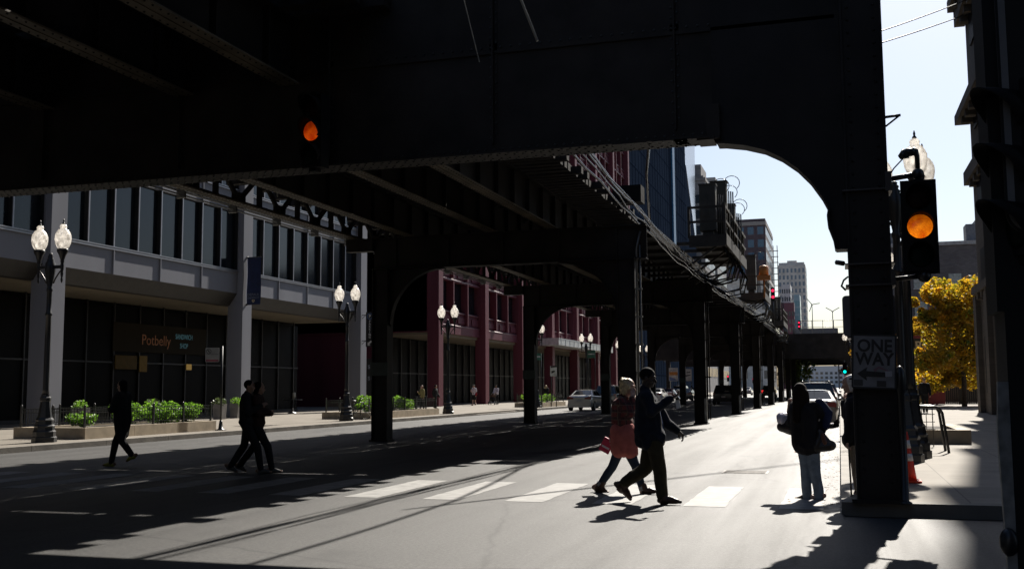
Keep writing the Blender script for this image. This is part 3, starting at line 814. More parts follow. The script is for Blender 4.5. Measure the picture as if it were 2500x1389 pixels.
# right side
M_corn = wall_mat('tan_stone', (.085,.07,.055), .9, .35)
t = tower('corner_building', 'tall dark tan stone building with carved cornices along the right pavement', 7.3, 34, 22, 61, 62, M_corn, M_glass, 8, 10, 4.3, ww=.5, wh=.6, sides='y', maxparts=40)
w = MB()
for (z, d, h) in ((6.4,.35,.4),(12.4,.45,.7),(15.8,.75,.5),(16.3,.45,.5),(21.3,.55,.9),(22.2,.85,.6),(30,.3,.5),(38.5,.4,.6)):
    w.box(7.3-d, 7.299, 22, 61+d*.4, z, z+h)
    for i in range(24): w.box(7.3-d*.8, 7.298, 22.4+i*1.6, 22.9+i*1.6, z-.35, z-.002)
part('cornice', w, M_corn, t)
w = MB()
for fl in range(13):
    for i in range(9): w.box(7.22,7.299,24+i*4.1,26.2+i*4.1,1.2+fl*4.5+ (.3 if fl else 0),4.1+fl*4.5)
part('window', w, M_shop, t)['kind'] = 'stuff'
for i in range(10):
    w = MB(); w.box(7.05,7.298,22.6+i*4.2,23.7+i*4.2,.16,6.3); part('pilaster', w, M_corn, t)
M_loft = wall_mat('grey_brown_brick', (.15,.135,.135), .5, .18)
t = tower('loft_building', 'grey brown brick loft block with few windows rising behind the yellow tree', 4.2, 48, 150, 190, 20.2, M_loft, mat('bright_sash_window',(.35,.4,.38),.15,spec=.6), 10, 4, 3.6, z0=.15, ww=.36, wh=.5, sides='y', sill=mat('white_sash',(.55,.55,.52),.6))
w = MB(); w.box(4.0,48.2,149.8,190.2,20.21,20.7); part('parapet', w, mat('pale_coping',(.4,.39,.38),.7), t)
for bx in ((5.0,8.6,153,158,20.71,22.6),(5.2,5.5,152,152.3,20.71,25.2),(6.8,7.1,152,152.3,20.71,25.2),(17.0,19.2,152,155,20.71,23.2),(19.6,24,160,170,20.71,25.4),(21,24.8,164,172,25.41,27.2)):
    part('rooftop_plant', MB().box(*bx), mat('roof_plant_grey',(.12,.13,.15),.6), t)
w = MB()
for i in range(8): w.box(20+i*.6,20.12+i*.6,156,156.1,20.71,23.81)
w.box(20,24.4,156,156.1,23.8,24.0); part('rooftop_railing', w, mat('roof_plant_grey',(.12,.13,.15),.6), t)
t = thing('low_building', 'small cream rendered house with white windows behind the black fence', 'house', (9,104,.15))
w = MB(); w.box(9.2,24,104,112,.15,5.2); part('wall', w, mat('cream_render',(.30,.24,.16),.85,var=.15), t)
w = MB(); w.prism([(8.9,5.21),(24.3,5.21),(24.3,5.5),(16.5,8),(8.9,5.5)],'y',103.6,112.4); part('roof', w, mat('dark_shingle',(.06,.05,.05),.8), t)
for x in (10.2,12.6,14.9):
    f = MB(); f.box(x-.75,x+.75,103.93,103.998,2.0,4.3); fo = part('window', f, mat('white_sash',(.55,.55,.52),.6), t)
    f = MB()
    for ix in range(3):
        for iz in range(3): f.box(x-.62+ix*.43,x-.62+ix*.43+.38,103.9,103.929,2.15+iz*.68,2.75+iz*.68)
    part('pane', f, M_glass, fo)
# unseen blocks added behind the camera, near side of the junction, to cut sky light
def near_sky_blocker(label, x0, x1, y0, y1, h, m_):
    t = thing('corner_building', label, 'building', (x0,y0,.15))
    w = MB(); w.box(x0,x1,y0,y1,.15,h); part('wall', w, m_, t)
    w = MB(); z = 1.0
    while z < h-3:
        y = y0+1
        while y < y1-2:
            for xx in ((x0-.05,x0-.001) if x0 > 0 else (x1+.001,x1+.05),): w.box(xx[0],xx[1],y,y+1.5,z,z+2.4)
            y += 2.6
        z += 3.8
    part('window', w, M_glass, t)
near_sky_blocker('unseen dark brick block added on the near side to cut sky light', 7.3, 40, -60, -1, 45, wall_mat('dark_brick_near',(.06,.045,.04)))
near_sky_blocker('unseen dark stone block added across the street to cut sky light', -70, -30.2, -60, -2, 45, wall_mat('dark_stone_near',(.07,.065,.06)))
near_sky_blocker('unseen plain dark block added across the street behind the viewer to cut sky light', -28, 7, -130, -100, 40, wall_mat('dark_brick_near',(.06,.045,.04)))
# ------------------------------------------------------------------ street lamps
def globe_mat():
    m_ = bpy.data.materials.new('prismatic_globe'); m_.use_nodes = True; t = m_.node_tree
    for n in list(t.nodes): t.nodes.remove(n)
    N = t.nodes.new; L = t.links.new
    o = N('ShaderNodeOutputMaterial'); tr = N('ShaderNodeBsdfTranslucent'); di = N('ShaderNodeBsdfDiffuse'); gl = N('ShaderNodeBsdfGlossy'); tp = N('ShaderNodeBsdfTransparent')
    tr.inputs[0].default_value = (1.0,.96,.90,1); di.inputs[0].default_value = (.8,.78,.75,1); gl.inputs[0].default_value = (.9,.9,.9,1); gl.inputs[1].default_value = .22
    tc = N('ShaderNodeTexCoord'); wv = N('ShaderNodeTexNoise'); wv.inputs['Scale'].default_value = 9; L(tc.outputs['Object'], wv.inputs[0])
    bp = N('ShaderNodeBump'); bp.inputs['Strength'].default_value = .5; bp.inputs['Distance'].default_value = .03; L(wv.outputs[0], bp.inputs['Height'])
    for s_ in (tr,di,gl): L(bp.outputs[0], s_.inputs['Normal'])
    a = N('ShaderNodeMixShader'); a.inputs[0].default_value = .25; L(tr.outputs[0], a.inputs[1]); L(di.outputs[0], a.inputs[2])
    b = N('ShaderNodeMixShader'); b.inputs[0].default_value = .14; L(a.outputs[0], b.inputs[1]); L(gl.outputs[0], b.inputs[2])
    rp = N('ShaderNodeMapRange'); rp.inputs[1].default_value = .35; rp.inputs[2].default_value = .7; rp.inputs[3].default_value = .0; rp.inputs[4].default_value = .4; L(wv.outputs[0], rp.inputs[0])
    c = N('ShaderNodeMixShader'); L(rp.outputs[0], c.inputs[0]); L(b.outputs[0], c.inputs[1]); L(tp.outputs[0], c.inputs[2])
    L(c.outputs[0], o.inputs[0]); return m_
M_globe = globe_mat()
GRP_L = 'twin globe street lamps along the pavements'
lamp = thing('street_lamp', '', 'street lamp', (0,0,0), GRP_L)
b = MB()
b.lathe([(.34,0),(.34,.14),(.31,.16),(.31,.3),(.28,.34),(.27,.42),(.285,.46),(.25,.5),(.24,.6),(.25,.63),(.2,.7),(.175,.85),(.15,1.02),(.135,1.15),(.15,1.18),(.15,1.26),(.12,1.3),(.115,1.36)], n=8, smooth=False)
part('base', b, M_black, lamp)
b = MB()
b.lathe([(.1,1.36),(.085,1.5),(.082,2.9),(.075,3.6),(.1,3.62),(.1,3.68),(.075,3.72),(.07,4.3),(.09,4.33),(.09,4.4),(.07,4.44),(.1,4.62),(.13,4.8),(.15,4.95),(.15,5.12),(.1,5.2),(.11,5.24),(.07,5.28),(.09,5.33),(.05,5.37),(.065,5.4),(.02,5.44)], n=12)
part('post', b, M_black, lamp)
b = MB()
b.bar((-.44,0,5.02),(.44,0,5.02),.07,.09)
for s_ in (-1,1):
    pts = [(s_*.12,0,4.55),(s_*.2,0,4.7),(s_*.32,0,4.86),(s_*.4,0,4.93)]; b.tube(pts,.022,6)
    b.lathe([(.01,4.55),(.028,4.6),(.035,4.66),(.02,4.7),(.03,4.74),(.045,4.82),(.03,4.88),(.045,4.94),(.055,5.06),(.04,5.12),(.06,5.17),(.05,5.22),(.07,5.26),(.1,5.36),(.155,5.46),(.165,5.52),(.15,5.54)], (s_*.41,0,0), 10)
part('crossarm', b, M_black, lamp)
for s_ in (-1,1):
    g_ = MB(); g_.lathe([(.13,5.545),(.17,5.6),(.21,5.7),(.228,5.82),(.222,5.93),(.19,6.02),(.155,6.07),(.145,6.09),(.1,6.115),(.085,6.15),(.1,6.19),(.09,6.225),(.05,6.26)], (s_*.41,0,0), 18)
    go = part('globe', g_, M_globe, lamp)
    f = MB(); f.lathe([(.05,6.261),(.035,6.3),(.018,6.32),(.024,6.36),(.008,6.42)], (s_*.41,0,0), 8); part('finial', f, M_black, go)
    f = MB(); f.cyl((s_*.41,0,5.545),(s_*.41,0,5.85),.035,.03,8); part('bulb', f, mat('lamp_bulb',(.8,.8,.78),.4), go)
LAMPS = [(-21.75,24.9,'nearest left lamp with two white globes, standing at the end of the first planter'),
 (-21.75,44.2,'street lamp with two globes beside the parked bicycle on the left pavement'),
 (-21.6,57.0,'street lamp with two globes in front of the first red pier'),
 (-21.6,75.7,'street lamp half hidden behind the second left steel column'),
 (-21.6,91.9,'street lamp with two globes beyond the parked silver saloon'),
 (-21.6,108,'street lamp just right of the third left steel column'),
 (-21.6,121,'street lamp showing one globe beside the conduit above the walking man'),
 (-21.6,138,'street lamp with two small globes against the dark blue wall'),
 (-21.6,175,'far left street lamp seen between the steel columns'),
 (-21.6,205,'farther left street lamp seen as a white dot between columns'),
 (-21.6,240,'farthest left street lamp between the last columns'),
 (1.16,21.6,'nearest right lamp behind the amber signal, tallest globe in the sky at right'),
 (1.39,22.9,'right lamp close behind the nearest one, its globe just right of the first'),
 (1.38,39,'second right lamp, one globe showing beside the corner column'),
 (1.2,62,'third right lamp hidden behind the corner column'),
 (1.0,100,'right lamp whose globe peeps out above the one way sign'),
 (.85,130,'right lamp showing a lower globe left of the one way sign'),
 (.8,158,'farthest right lamp left of the one way sign')]
for i, (x,y,lb) in enumerate(LAMPS):
    if i == 0: lamp.location = (x,y,.152); lamp['label'] = lb
    else: dup(lamp, (x,y,.152), .06*math.sin(i*3), lb)

# ------------------------------------------------------------------ traffic signals
M_sigb = mat('black_signal_housing', (.008,.008,.008), .75, spec=.2, var=.3)
M_dead = {'red': mat('dark_red_lens',(.012,.002,.002),.5,spec=.1), 'amber': mat('dark_amber_lens',(.02,.008,.002),.5,spec=.1), 'green': mat('dark_green_lens',(.002,.008,.006),.5,spec=.1)}
def lit_lens(name, col, st):
    m_ = bpy.data.materials.new(name); m_.use_nodes = True; t = m_.node_tree; b = t.nodes['Principled BSDF']
    tc = t.nodes.new('ShaderNodeTexCoord'); vo = t.nodes.new('ShaderNodeTexVoronoi'); vo.inputs['Scale'].default_value = 85
    t.links.new(tc.outputs['Object'], vo.inputs[0])
    n_ = t.nodes.new('ShaderNodeTexNoise'); n_.inputs['Scale'].default_value = 8; t.links.new(tc.outputs['Object'], n_.inputs[0])
    rp = t.nodes.new('ShaderNodeValToRGB'); rp.color_ramp.elements[0].position = .3; rp.color_ramp.elements[1].position = .7
    rp.color_ramp.elements[0].color = (col[0]*.45,col[1]*.2,col[2]*.2,1); rp.color_ramp.elements[1].color = (col[0],col[1]*1.35,col[2],1)
    t.links.new(n_.outputs[0], rp.inputs[0])
    mr = t.nodes.new('ShaderNodeMapRange'); mr.inputs[1].default_value = 0; mr.inputs[2].default_value = .5; mr.inputs[3].default_value = st*1.25; mr.inputs[4].default_value = st*.6
    t.links.new(vo.outputs[0], mr.inputs[0])
    sz = t.nodes.new('ShaderNodeSeparateXYZ'); t.links.new(tc.outputs['Object'], sz.inputs[0])
    gz = t.nodes.new('ShaderNodeMapRange'); gz.inputs[1].default_value = -.14; gz.inputs[2].default_value = .15; gz.inputs[3].default_value = 1.35; gz.inputs[4].default_value = .28; t.links.new(sz.outputs[2], gz.inputs[0])
    mm = t.nodes.new('ShaderNodeMath'); mm.operation = 'MULTIPLY'; t.links.new(mr.outputs[0], mm.inputs[0]); t.links.new(gz.outputs[0], mm.inputs[1]); t.links.new(mm.outputs[0], b.inputs['Emission Strength']); t.links.new(rp.outputs[0], b.inputs['Emission Color'])
    b.inputs['Base Color'].default_value = (col[0]*.2,col[1]*.1,0,1); b.inputs['Roughness'].default_value = .3
    return m_
M_amber = lit_lens('lit_amber_lens', (1.0,.19,.006), .62)
M_amber2 = lit_lens('dim_amber_lens', (1.0,.085,.003), .3)
M_green = mat('lit_green_lens', (.0,.2,.17), .3, emit=(.0,.9,.75), estr=.9)
M_redl_ = mat('lit_red_lens', (.3,.0,.02), .3, emit=(1,.02,.08), estr=.8)
def signal(label, loc, rz, lit, litm, plate=True, scale=1.0, group='three light traffic signals'):
    t = thing('traffic_signal', label, 'traffic signal', loc, group); t.rotation_euler = (0,0,0)
    # modelled round the world origin then turned: built facing -Y, centre of the amber lens at the origin
    o0 = t.location.copy(); t.location = (0,0,0)
    b = MB(); b.box(-.17,.17,0,.2,-.55,.55)
    for z in (-.183,.183): b.box(-.172,.172,-.004,.19,z-.008,z+.008)
    b.box(-.06,.06,.03,.15,.551,.6); b.box(-.06,.06,.03,.15,-.6,-.551)
    part('housing', b, M_sigb, t)
    if plate:
        b = MB(); b.box(-.21,.21,.05,.062,-.59,.59); part('backplate', b, M_sigb, t)
    for nm, z in (('red',.36),('amber',0),('green',-.36)):
        b = MB(); b.lathe([(.15,0),(.13,.018),(.08,.03),(.01,.034)], n=20)
        M = Matrix.Rotation(R(90), 3, 'X'); b.v = [tuple(M @ Vector(p)+Vector((0,-.002,z))) for p in b.v]
        part('lens', b, litm if nm == lit else M_dead[nm], t)
        v = MB(); n = 16; vs = []
        for k in range(n+1):
            a = R(-35)+R(250)*k/n; L_ = .2 if True else 0
            ln = .24*(.35+.65*max(0,math.sin(a)) ) if math.sin(a) > -.2 else .05
            vs += [(.158*math.cos(a),0,z+.158*math.sin(a)),(.158*math.cos(a),-ln,z+.158*math.sin(a)),(.166*math.cos(a),-ln,z+.166*math.sin(a)),(.166*math.cos(a),0,z+.166*math.sin(a))]
        fs = []
        for k in range(n):
            for j in range(4): fs.append((k*4+j,k*4+(j+1)%4,(k+1)*4+(j+1)%4,(k+1)*4+j))
        v.add(vs, fs, True); part('visor', v, M_sigb, t)
    t.location = o0; t.rotation_euler = (0,0,rz); t.scale = (scale,)*3
    return t
sg = signal('traffic signal showing amber, hung on arms from the right corner column', (1.02,13.78,3.56), 0.0, 'amber', M_amber)
b = MB()
b.tube([(.66,14.0,4.21),(1.03,13.88,4.235)], .035, 8); b.ball((1.03,13.88,4.235),.075); b.box(.64,.72,13.9,14.1,4.05,4.3)
part('mounting_arm', b, M_black, sg); b = MB()
b.tube([(.66,14.0,2.93),(1.04,13.88,2.95)], .03, 8); b.ball((1.05,13.88,2.95),.085); b.box(.66,.72,13.9,14.1,2.85,3.05)
b.tube([(1.03,13.88,2.96),(1.03,13.88,3.02)],.03,6)
part('mounting_arm', b, M_black, sg)
b = MB(); b.tube([(1.03,13.88,4.3),(1.03,13.88,4.46),(1.01,13.88,4.52),(.97,13.88,4.54)], [.03,.03,.045,.05], 8); b.ball((.94,13.88,4.52),(.085,.07,.055)); b.cyl((.9,13.88,4.51),(.82,13.88,4.46),.075,.03,10)
b.tube([(.86,13.87,4.44),(.75,13.9,4.33),(.66,13.98,4.2)], .009, 5)
solo('signal_detector', b, M_black, 'small hooded detector head perched on top of the right amber signal', 'sensor', (1.03,13.88,4.3))
signal('amber lit signal half hidden in its visor on the dark overhead girder', (-7.36,13.72,5.42), R(-10), 'amber', M_amber2, plate=False)
signal('far traffic signal showing green at the right kerb', (.55,112,3.4), 0, 'green', M_green)
signal('far street signal showing red between the left columns', (-20.4,205,3.2), 0, 'red', M_redl_)
signal('far street signal with red light deeper under the tracks', (-19.5,255,3.0), 0, 'red', M_redl_)
# signal post of the far green one and red ones
for (x,y,lb) in ((.55,112.3,'slim black pole carrying the far green signal'),(-20.4,205.3,'slim black pole carrying the far red signal'),(-19.5,255.3,'distant black pole under the second red signal')):
    b = MB(); b.cyl((x,y,.15),(x,y,4.2),.06,.05,8); solo('signal_pole', b, M_black, lb, 'pole', (x,y,.15))
def rail_signal(x, y, z, label):
    t = thing('rail_signal', label, 'railway signal', (x,y,z-2.6), 'red railway signals above the tracks')
    b = MB(); b.cyl((x,y,z-2.6),(x,y,z-.6),.05,.05,8); part('mast', b, M_black, t)
    b = MB(); b.box(x-.17,x+.17,y,y+.2,z-.6,z+.6); part('housing', b, M_sigb, t)
    for dz in (.32,-.25):
        b = MB(); b.cyl((x,y-.03,z+dz),(x,y-.002,z+dz),.13,.13,12); part('lens', b, M_redl_, t)
rail_signal(-5.35, 95, 9.7, 'railway signal with two red lights beside the brown tower')
rail_signal(-5.4, 160, 10.6, 'smaller railway signal with red lights on the far frame')
# dark signal close to the viewer, its visors pointing across the street
ng = thing('street_pole', 'near black steel post on the right with a pale grey edge and a bolt', 'post', (1.2,7.1,0))
b = MB(); b.box(.985,1.75,7.05,7.5,0,2.05); b.box(.945,1.8,7.05,7.5,2.051,7.0); part('post', b, mat('near_black_steel',(.009,.009,.009),.7,spec=.25), ng)
b = MB(); b.prism([(.94,0),(.984,0),(.984,1.62),(.925,1.62),(.912,1.3)],'y',7.04,7.1); part('flange_edge', b, mat('pale_grey_edge',(.2,.2,.19),.6,var=.6,scale=7), ng)  # edge strip coloured paler than the post, uneven in tone
b = MB(); b.ball((.94,7.03,.66),(.055,.05,.085)); part('bolt', b, M_black, ng)
t = signal('dark unlit signal seen edge on at the right border of the view', (1.07,7.0,2.92), R(-68), 'none', M_dead['red'], plate=False, scale=.97)
bs = MB(); n = 8
def rrect(x0,x1,z0,z1,r):
    p = []
    for (cx,cz,a0) in ((x1-r,z1-r,0),(x0+r,z1-r,90),(x0+r,z0+r,180),(x1-r,z0+r,270)):
        for k in range(n+1):
            a = R(a0+90*k/n); p.append((cx+r*math.cos(a), cz+r*math.sin(a)))
    return p
bs.prism(rrect(1.0,1.9,2.5,4.4,.14), 'y', 6.9, 6.915)
sb = thing('sign_board', 'large dark rounded board with a grey border mounted on the near post', 'sign', (1.4,6.9,3.0))
part('panel', bs, mat('near_dark_panel',(.012,.012,.012),.7,spec=.3), sb)
bo = MB(); o1 = rrect(1.015,1.885,2.515,4.385,.13); o2 = rrect(1.055,1.845,2.555,4.345,.1)
for k in range(len(o1)):
    k2 = (k+1)%len(o1); bo.quad((o1[k][0],6.895,o1[k][1]),(o1[k2][0],6.895,o1[k2][1]),(o2[k2][0],6.895,o2[k2][1]),(o2[k][0],6.895,o2[k][1]))
part('border', bo, mat('grey_border',(.16,.16,.16),.6), sb)

# ------------------------------------------------------------------ signs
M_signw = mat('dull_white_sign', (.2,.195,.2), .5, var=.25, scale=6)
M_signk = mat('sign_black', (.008,.008,.009), .5)
ow = thing('one_way_sign', 'white one way sign with left arrow and stickers, strapped to the corner column', 'sign', (.42,13.9,1.9))
Mo = frame_M((.42,13.89,1.9), (math.cos(R(-2.6)),0,math.sin(R(-2.6))), (math.sin(R(2.6)),0,math.cos(R(2.6))))
def on(M, p): return tuple((M @ Vector((p[0],p[1],p[2],1)))[:3])
def rr(w, h, r):
    p = []
    for (cx,cz,a0) in ((w/2-r,h/2-r,0),(-w/2+r,h/2-r,90),(-w/2+r,-h/2+r,180),(w/2-r,-h/2+r,270)):
        for k in range(5): a = R(a0+90*k/4); p.append((cx+r*math.cos(a), cz+r*math.sin(a)))
    return p
def plate(M, poly, z0, z1):
    b = MB(); n_ = len(poly)
    vs = [on(M,(p[0],p[1],z0)) for p in poly]+[on(M,(p[0],p[1],z1)) for p in poly]
    b.add(vs, [tuple(range(n_))[::-1], tuple(range(n_,2*n_))]+[(k,(k+1)%n_,n_+(k+1)%n_,n_+k) for k in range(n_)]); return b
part('panel', plate(Mo, rr(.53,.68,.03), 0, .006), M_signw, ow)
def ring_plate(M, w, h, r, t_, z):
    b = MB(); a_ = rr(w,h,r); c_ = rr(w-2*t_,h-2*t_,max(.004,r-t_)); n_ = len(a_)
    for k in range(n_):
        q = (k+1)%n_; b.add([on(M,(a_[k][0],a_[k][1],z)),on(M,(a_[q][0],a_[q][1],z)),on(M,(c_[q][0],c_[q][1],z)),on(M,(c_[k][0],c_[k][1],z))],[(0,1,2,3)])
    return b
part('border', ring_plate(Mo, .53,.68,.03,.022,.009), M_signk, ow)
text_obj('ONE', .215, M_signk, Mo @ Matrix.Translation((.005,.19,.009)), .002, 'lettering', ow, bold=.006, sx=.92)
text_obj('WAY', .215, M_signk, Mo @ Matrix.Translation((.005,.025,.009)), .002, 'lettering', ow, bold=.006, sx=.9)
part('arrow', plate(Mo, [(-.2,-.155),(-.08,-.07),(-.09,-.12),(.14,-.13),(.14,-.19),(-.09,-.19),(-.08,-.24)], .0085, .011), M_signk, ow)
for (x,z,nm) in ((-.185,-.265,'dark'),(.09,-.27,'dark')):
    part('sticker', plate(Mo @ Matrix.Translation((x,z,0)), [(-.055,-.04),(.055,-.04),(.055,.035),(-.055,.035)], .0088,.0105), mat('sticker_dark',(.03,.03,.032),.4), ow)
part('sticker', plate(Mo @ Matrix.Translation((.175,-.15,0)), [(-.04,-.035),(.04,-.028),(.038,.04),(-.042,.034)], .0115,.0125), mat('sticker_pale',(.38,.36,.37),.5), ow)
part('graffiti', plate(Mo, [(-.01,-.1),(.06,-.055),(.1,-.075),(.2,-.12),(.19,-.13),(.09,-.09),(.05,-.085),(.02,-.13)], .0114,.0119), mat('graffiti_pink',(.2,.1,.12),.5), ow)
b = MB()
for z in (4.08,3.13,2.86,2.2,1.68): b.box(.12,.72,13.925,14.48,z,z+.02)
b.tube([(.16,14.6,3.05),(.1,14.6,3.0),(.07,14.55,2.92),(.12,14.5,2.86)],.014,6); b.tube([(.02,14.2,3.2),(.1,14.1,3.17)],.035,6)
solo('strap_clamps', b, M_galv if False else M_black, 'steel strap clamps wound round the corner column above the one way sign', 'clamp', (.42,14.2,1.7))
Mb = frame_M((.4,14.56,2.52), (1,0,0), (0,0,1))
solo('street_sign', plate(Mb, rr(.66,.54,.05), 0,.008), mat('sign_back_grey',(.12,.12,.13),.5), 'plain grey back of a sign facing away behind the corner column', 'sign', (.4,14.56,2.52))
b = MB(); b.lathe([(.085,.151),(.085,.17),(.05,.19),(.045,1.5),(.06,1.52),(.065,1.7),(.06,1.78),(.03,1.83),(.01,1.845)], (.72,13.95,0), 12)
solo('kerb_post', b, M_black, 'short black steel post with a rounded cap beside the corner column', 'post', (.72,13.95,.15))

# blue university banner on the second grey pier
bn = thing('banner', 'navy university banner hanging from arms on a grey pier', 'banner', (-30.1,49.25,6.1))
Mn = frame_M((-29.75,49.25,7.4), (1,0,0), (0,0,1))
q = MB(); n_ = 10
for i in range(n_):
    for j in range(2):
        pass
vs = []; 
for i in range(n_+1):
    for j in range(5):
        u = -.41+.82*j/4; v = -1.25+2.5*i/n_; vs.append(on(Mn,(u,v,.03*math.sin(i*.7+j*.6))))
for i in range(n_+1):
    for j in range(5):
        u = -.41+.82*j/4; v = -1.25+2.5*i/n_; vs.append(on(Mn,(u,v,.03*math.sin(i*.7+j*.6)-.008)))
k5 = (n_+1)*5; fs = []
for i in range(n_):
    for j in range(4):
        fs.append((i*5+j,i*5+j+1,(i+1)*5+j+1,(i+1)*5+j)); fs.append((k5+i*5+j,k5+(i+1)*5+j,k5+(i+1)*5+j+1,k5+i*5+j+1))
q.add(vs, fs, True); part('cloth', q, mat('navy_cloth',(.008,.016,.06),.7), bn)
M_gold = mat('pale_gold_print', (.5,.42,.28), .6); M_pale = mat('pale_blue_print', (.18,.2,.25), .6)
text_obj('DEPAUL', .2, M_pale, Mn @ Matrix.Translation((0,-.75,.045)), .002, 'lettering', bn)
text_obj('UNIVERSITY', .17, M_pale, Mn @ Matrix.Translation((0,-.92,.045)), .002, 'lettering', bn, sx=.8)
cr_ = part('crest', plate(Mn @ Matrix.Translation((0,-1.08,0)), [(-.08,.07),(.08,.07),(.08,-.03),(0,-.09),(-.08,-.03)], .042,.046), M_gold, bn)
part('crest_mark', plate(Mn @ Matrix.Translation((0,-1.075,0)), [(.045*math.cos(k*.785),.045*math.sin(k*.785)) for k in range(8)], .0465,.048), mat('crest_brown',(.2,.12,.05),.6), cr_)
q = MB()
for z in (1.27,-1.27): q.tube([on(Mn,(-.6,z,0)),on(Mn,(.42,z,0))],.022,6); q.ball(on(Mn,(-.42,z,0)),.06,8,6)
part('bracket', q, M_black, bn)
# vertical parking sign on the third pier
pk = thing('parking_sign', 'tall black blade sign reading parking with an arrow on the third pier', 'sign', (-29.6,63.6,4.4))
Mp = frame_M((-29.62,63.55,5.54),(1,0,0),(0,0,1))
part('panel', plate(Mp, rr(.56,2.3,.03), -.12, 0), M_signk, pk)
M_sw = mat('sign_white_print', (.5,.5,.5), .5)
b = MB(); ro = [(.2*math.cos(k*.2618),.2*math.sin(k*.2618)) for k in range(24)]; ri = [(.17*math.cos(k*.2618),.17*math.sin(k*.2618)) for k in range(24)]
for k in range(24):
    k2 = (k+1)%24; b.add([on(Mp,(ro[k][0],.86+ro[k][1],.004)),on(Mp,(ro[k2][0],.86+ro[k2][1],.004)),on(Mp,(ri[k2][0],.86+ri[k2][1],.004)),on(Mp,(ri[k][0],.86+ri[k][1],.004))],[(0,1,2,3)])
part('ring', b, mat('sign_blue_print',(.12,.2,.4),.5), pk)
text_obj('P', .3, M_sw, Mp @ Matrix.Translation((0,.86,.004)), .002, 'lettering', pk, bold=.006)
for i, ch in enumerate('PARKING'): text_obj(ch, .2, M_sw, Mp @ Matrix.Translation((0,.52-i*.175,.004)), .002, 'lettering', pk, bold=.004)
part('arrow', plate(Mp @ Matrix.Translation((0,-.92,0)), [(-.15,-.15),(-.15,.08),(-.1,.04),(.1,.17),(.16,.1),(-.03,-.08),(.06,-.15)], .002,.005), M_sw, pk)
q = MB()
for z in (.95,-.75): q.tube([on(Mp,(-.62,z,-.06)),on(Mp,(-.26,z,-.06))],.025,6); q.tube([on(Mp,(-.62,z-.25,-.06)),on(Mp,(-.3,z,-.06))],.018,6)
part('bracket', q, M_black, pk)
lb = thing('price_board', 'dim parking price board with red numbers low beside the third pier', 'sign', (-29.6,63.7,1.2))
Ml = frame_M((-29.5,63.6,2.5),(1,0,0),(0,0,1)); part('panel', plate(Ml, rr(.7,2.2,.03), -.1,0), M_signk, lb)
for (s_,z) in (('$16',.55),('$12',-.2)): text_obj(s_, .36, M_pale, Ml @ Matrix.Translation((0,z,.004)), .002, 'lettering', lb)
q = MB(); q.box(-29.85,-29.1,63.62,63.7,.15,1.4); part('stand', q, M_black, lb)
# shop sign and neon glow behind the deep arcade glass
M_neon = mat('dim_orange_neon', (.1,.04,.01), .5, emit=(.9,.28,.05), estr=.013)
M_neon2 = mat('dim_blue_neon', (.02,.06,.08), .5, emit=(.3,.75,.85), estr=.03)
ss = thing('shop_sign', 'dim neon letters of the sandwich shop glowing behind the dark ground floor glass', 'shop sign', (-35.1,48.5,3.6))
part('panel', MB().box(-35.14,-35.1,44.8,53.0,3.6,5.1), mat('shop_sign_panel',(.005,.004,.003),.7,spec=.1, emit=(.5,.35,.15), estr=.0015), ss)
Ms = frame_M((-35.07,48.3,4.25),(0,1,0),(0,0,1))
text_obj('Potbelly', .78, M_neon, Ms, .003, 'lettering', ss)
text_obj('SANDWICH', .4, M_neon2, Ms @ Matrix.Translation((2.5,.3,0)), .003, 'lettering', ss, sx=.75)
text_obj('SHOP', .4, M_neon2, Ms @ Matrix.Translation((2.5,-.2,0)), .003, 'lettering', ss, sx=.75)
for (y,z,ry,rz_,lb_,e) in ((45.8,3.05,.85,.35,'warm dim menu wall glowing inside the sandwich shop',.005),(47.2,3.0,.3,.42,'dim amber wall panel glowing inside the sandwich shop',.012),(51.3,2.9,.22,.16,'small bright amber lamp glow beside the shop door',.1)):
    q = MB(); q.box(-35.08,-35.03,y-ry,y+ry,z-rz_,z+rz_)
    solo('interior_glow', q, mat('glow_%d'%int(e*1000),(.012,.008,.004),.6,spec=.1,var=.6,scale=3,emit=(.8,.5,.15),estr=e), lb_, 'lit display', (-35.05,y,z))
# no parking sign on a short post
npk = thing('no_parking_sign', 'white no parking sign with red foot on a post by the first planter', 'sign', (-21.5,33.5,.15))
q = MB(); q.cyl((-21.5,33.5,.15),(-21.5,33.5,3.2),.035,.035,8); q.lathe([(.2,.151),(.2,.17),(.09,.2),(.06,.42),(.05,.5)],(-21.5,33.5,0),10); part('post', q, M_black, npk)
Mq = frame_M((-21.87,33.43,2.88),(.94,.34,0),(0,0,1))
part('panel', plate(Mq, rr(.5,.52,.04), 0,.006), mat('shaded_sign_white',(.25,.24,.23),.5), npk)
part('red_band', plate(Mq, [(-.23,-.24),(.23,-.24),(.23,-.17),(-.23,-.17)], .0065,.008), mat('sign_red',(.2,.03,.05),.5), npk)
part('rule', plate(Mq, [(-.22,.015),(.22,.015),(.22,.025),(-.22,.025)], .0065,.008), M_signk, npk)
b = MB()
for k in range(20):
    a0, a1 = k*math.pi/10, (k+1)*math.pi/10
    b.add([on(Mq,(-.13+.095*math.cos(a0),.13+.095*math.sin(a0),.008)),on(Mq,(-.13+.095*math.cos(a1),.13+.095*math.sin(a1),.008)),on(Mq,(-.13+.075*math.cos(a1),.13+.075*math.sin(a1),.008)),on(Mq,(-.13+.075*math.cos(a0),.13+.075*math.sin(a0),.008))],[(0,1,2,3)])
b.add([on(Mq,p) for p in ((-.2,.19,.0085),(-.185,.2,.0085),(-.06,.07,.0085),(-.075,.06,.0085))],[(0,1,2,3)])
part('roundel', b, M_signk, npk); text_obj('P', .13, M_signk, Mq @ Matrix.Translation((-.13,.13,.007)), .001, 'lettering', npk)
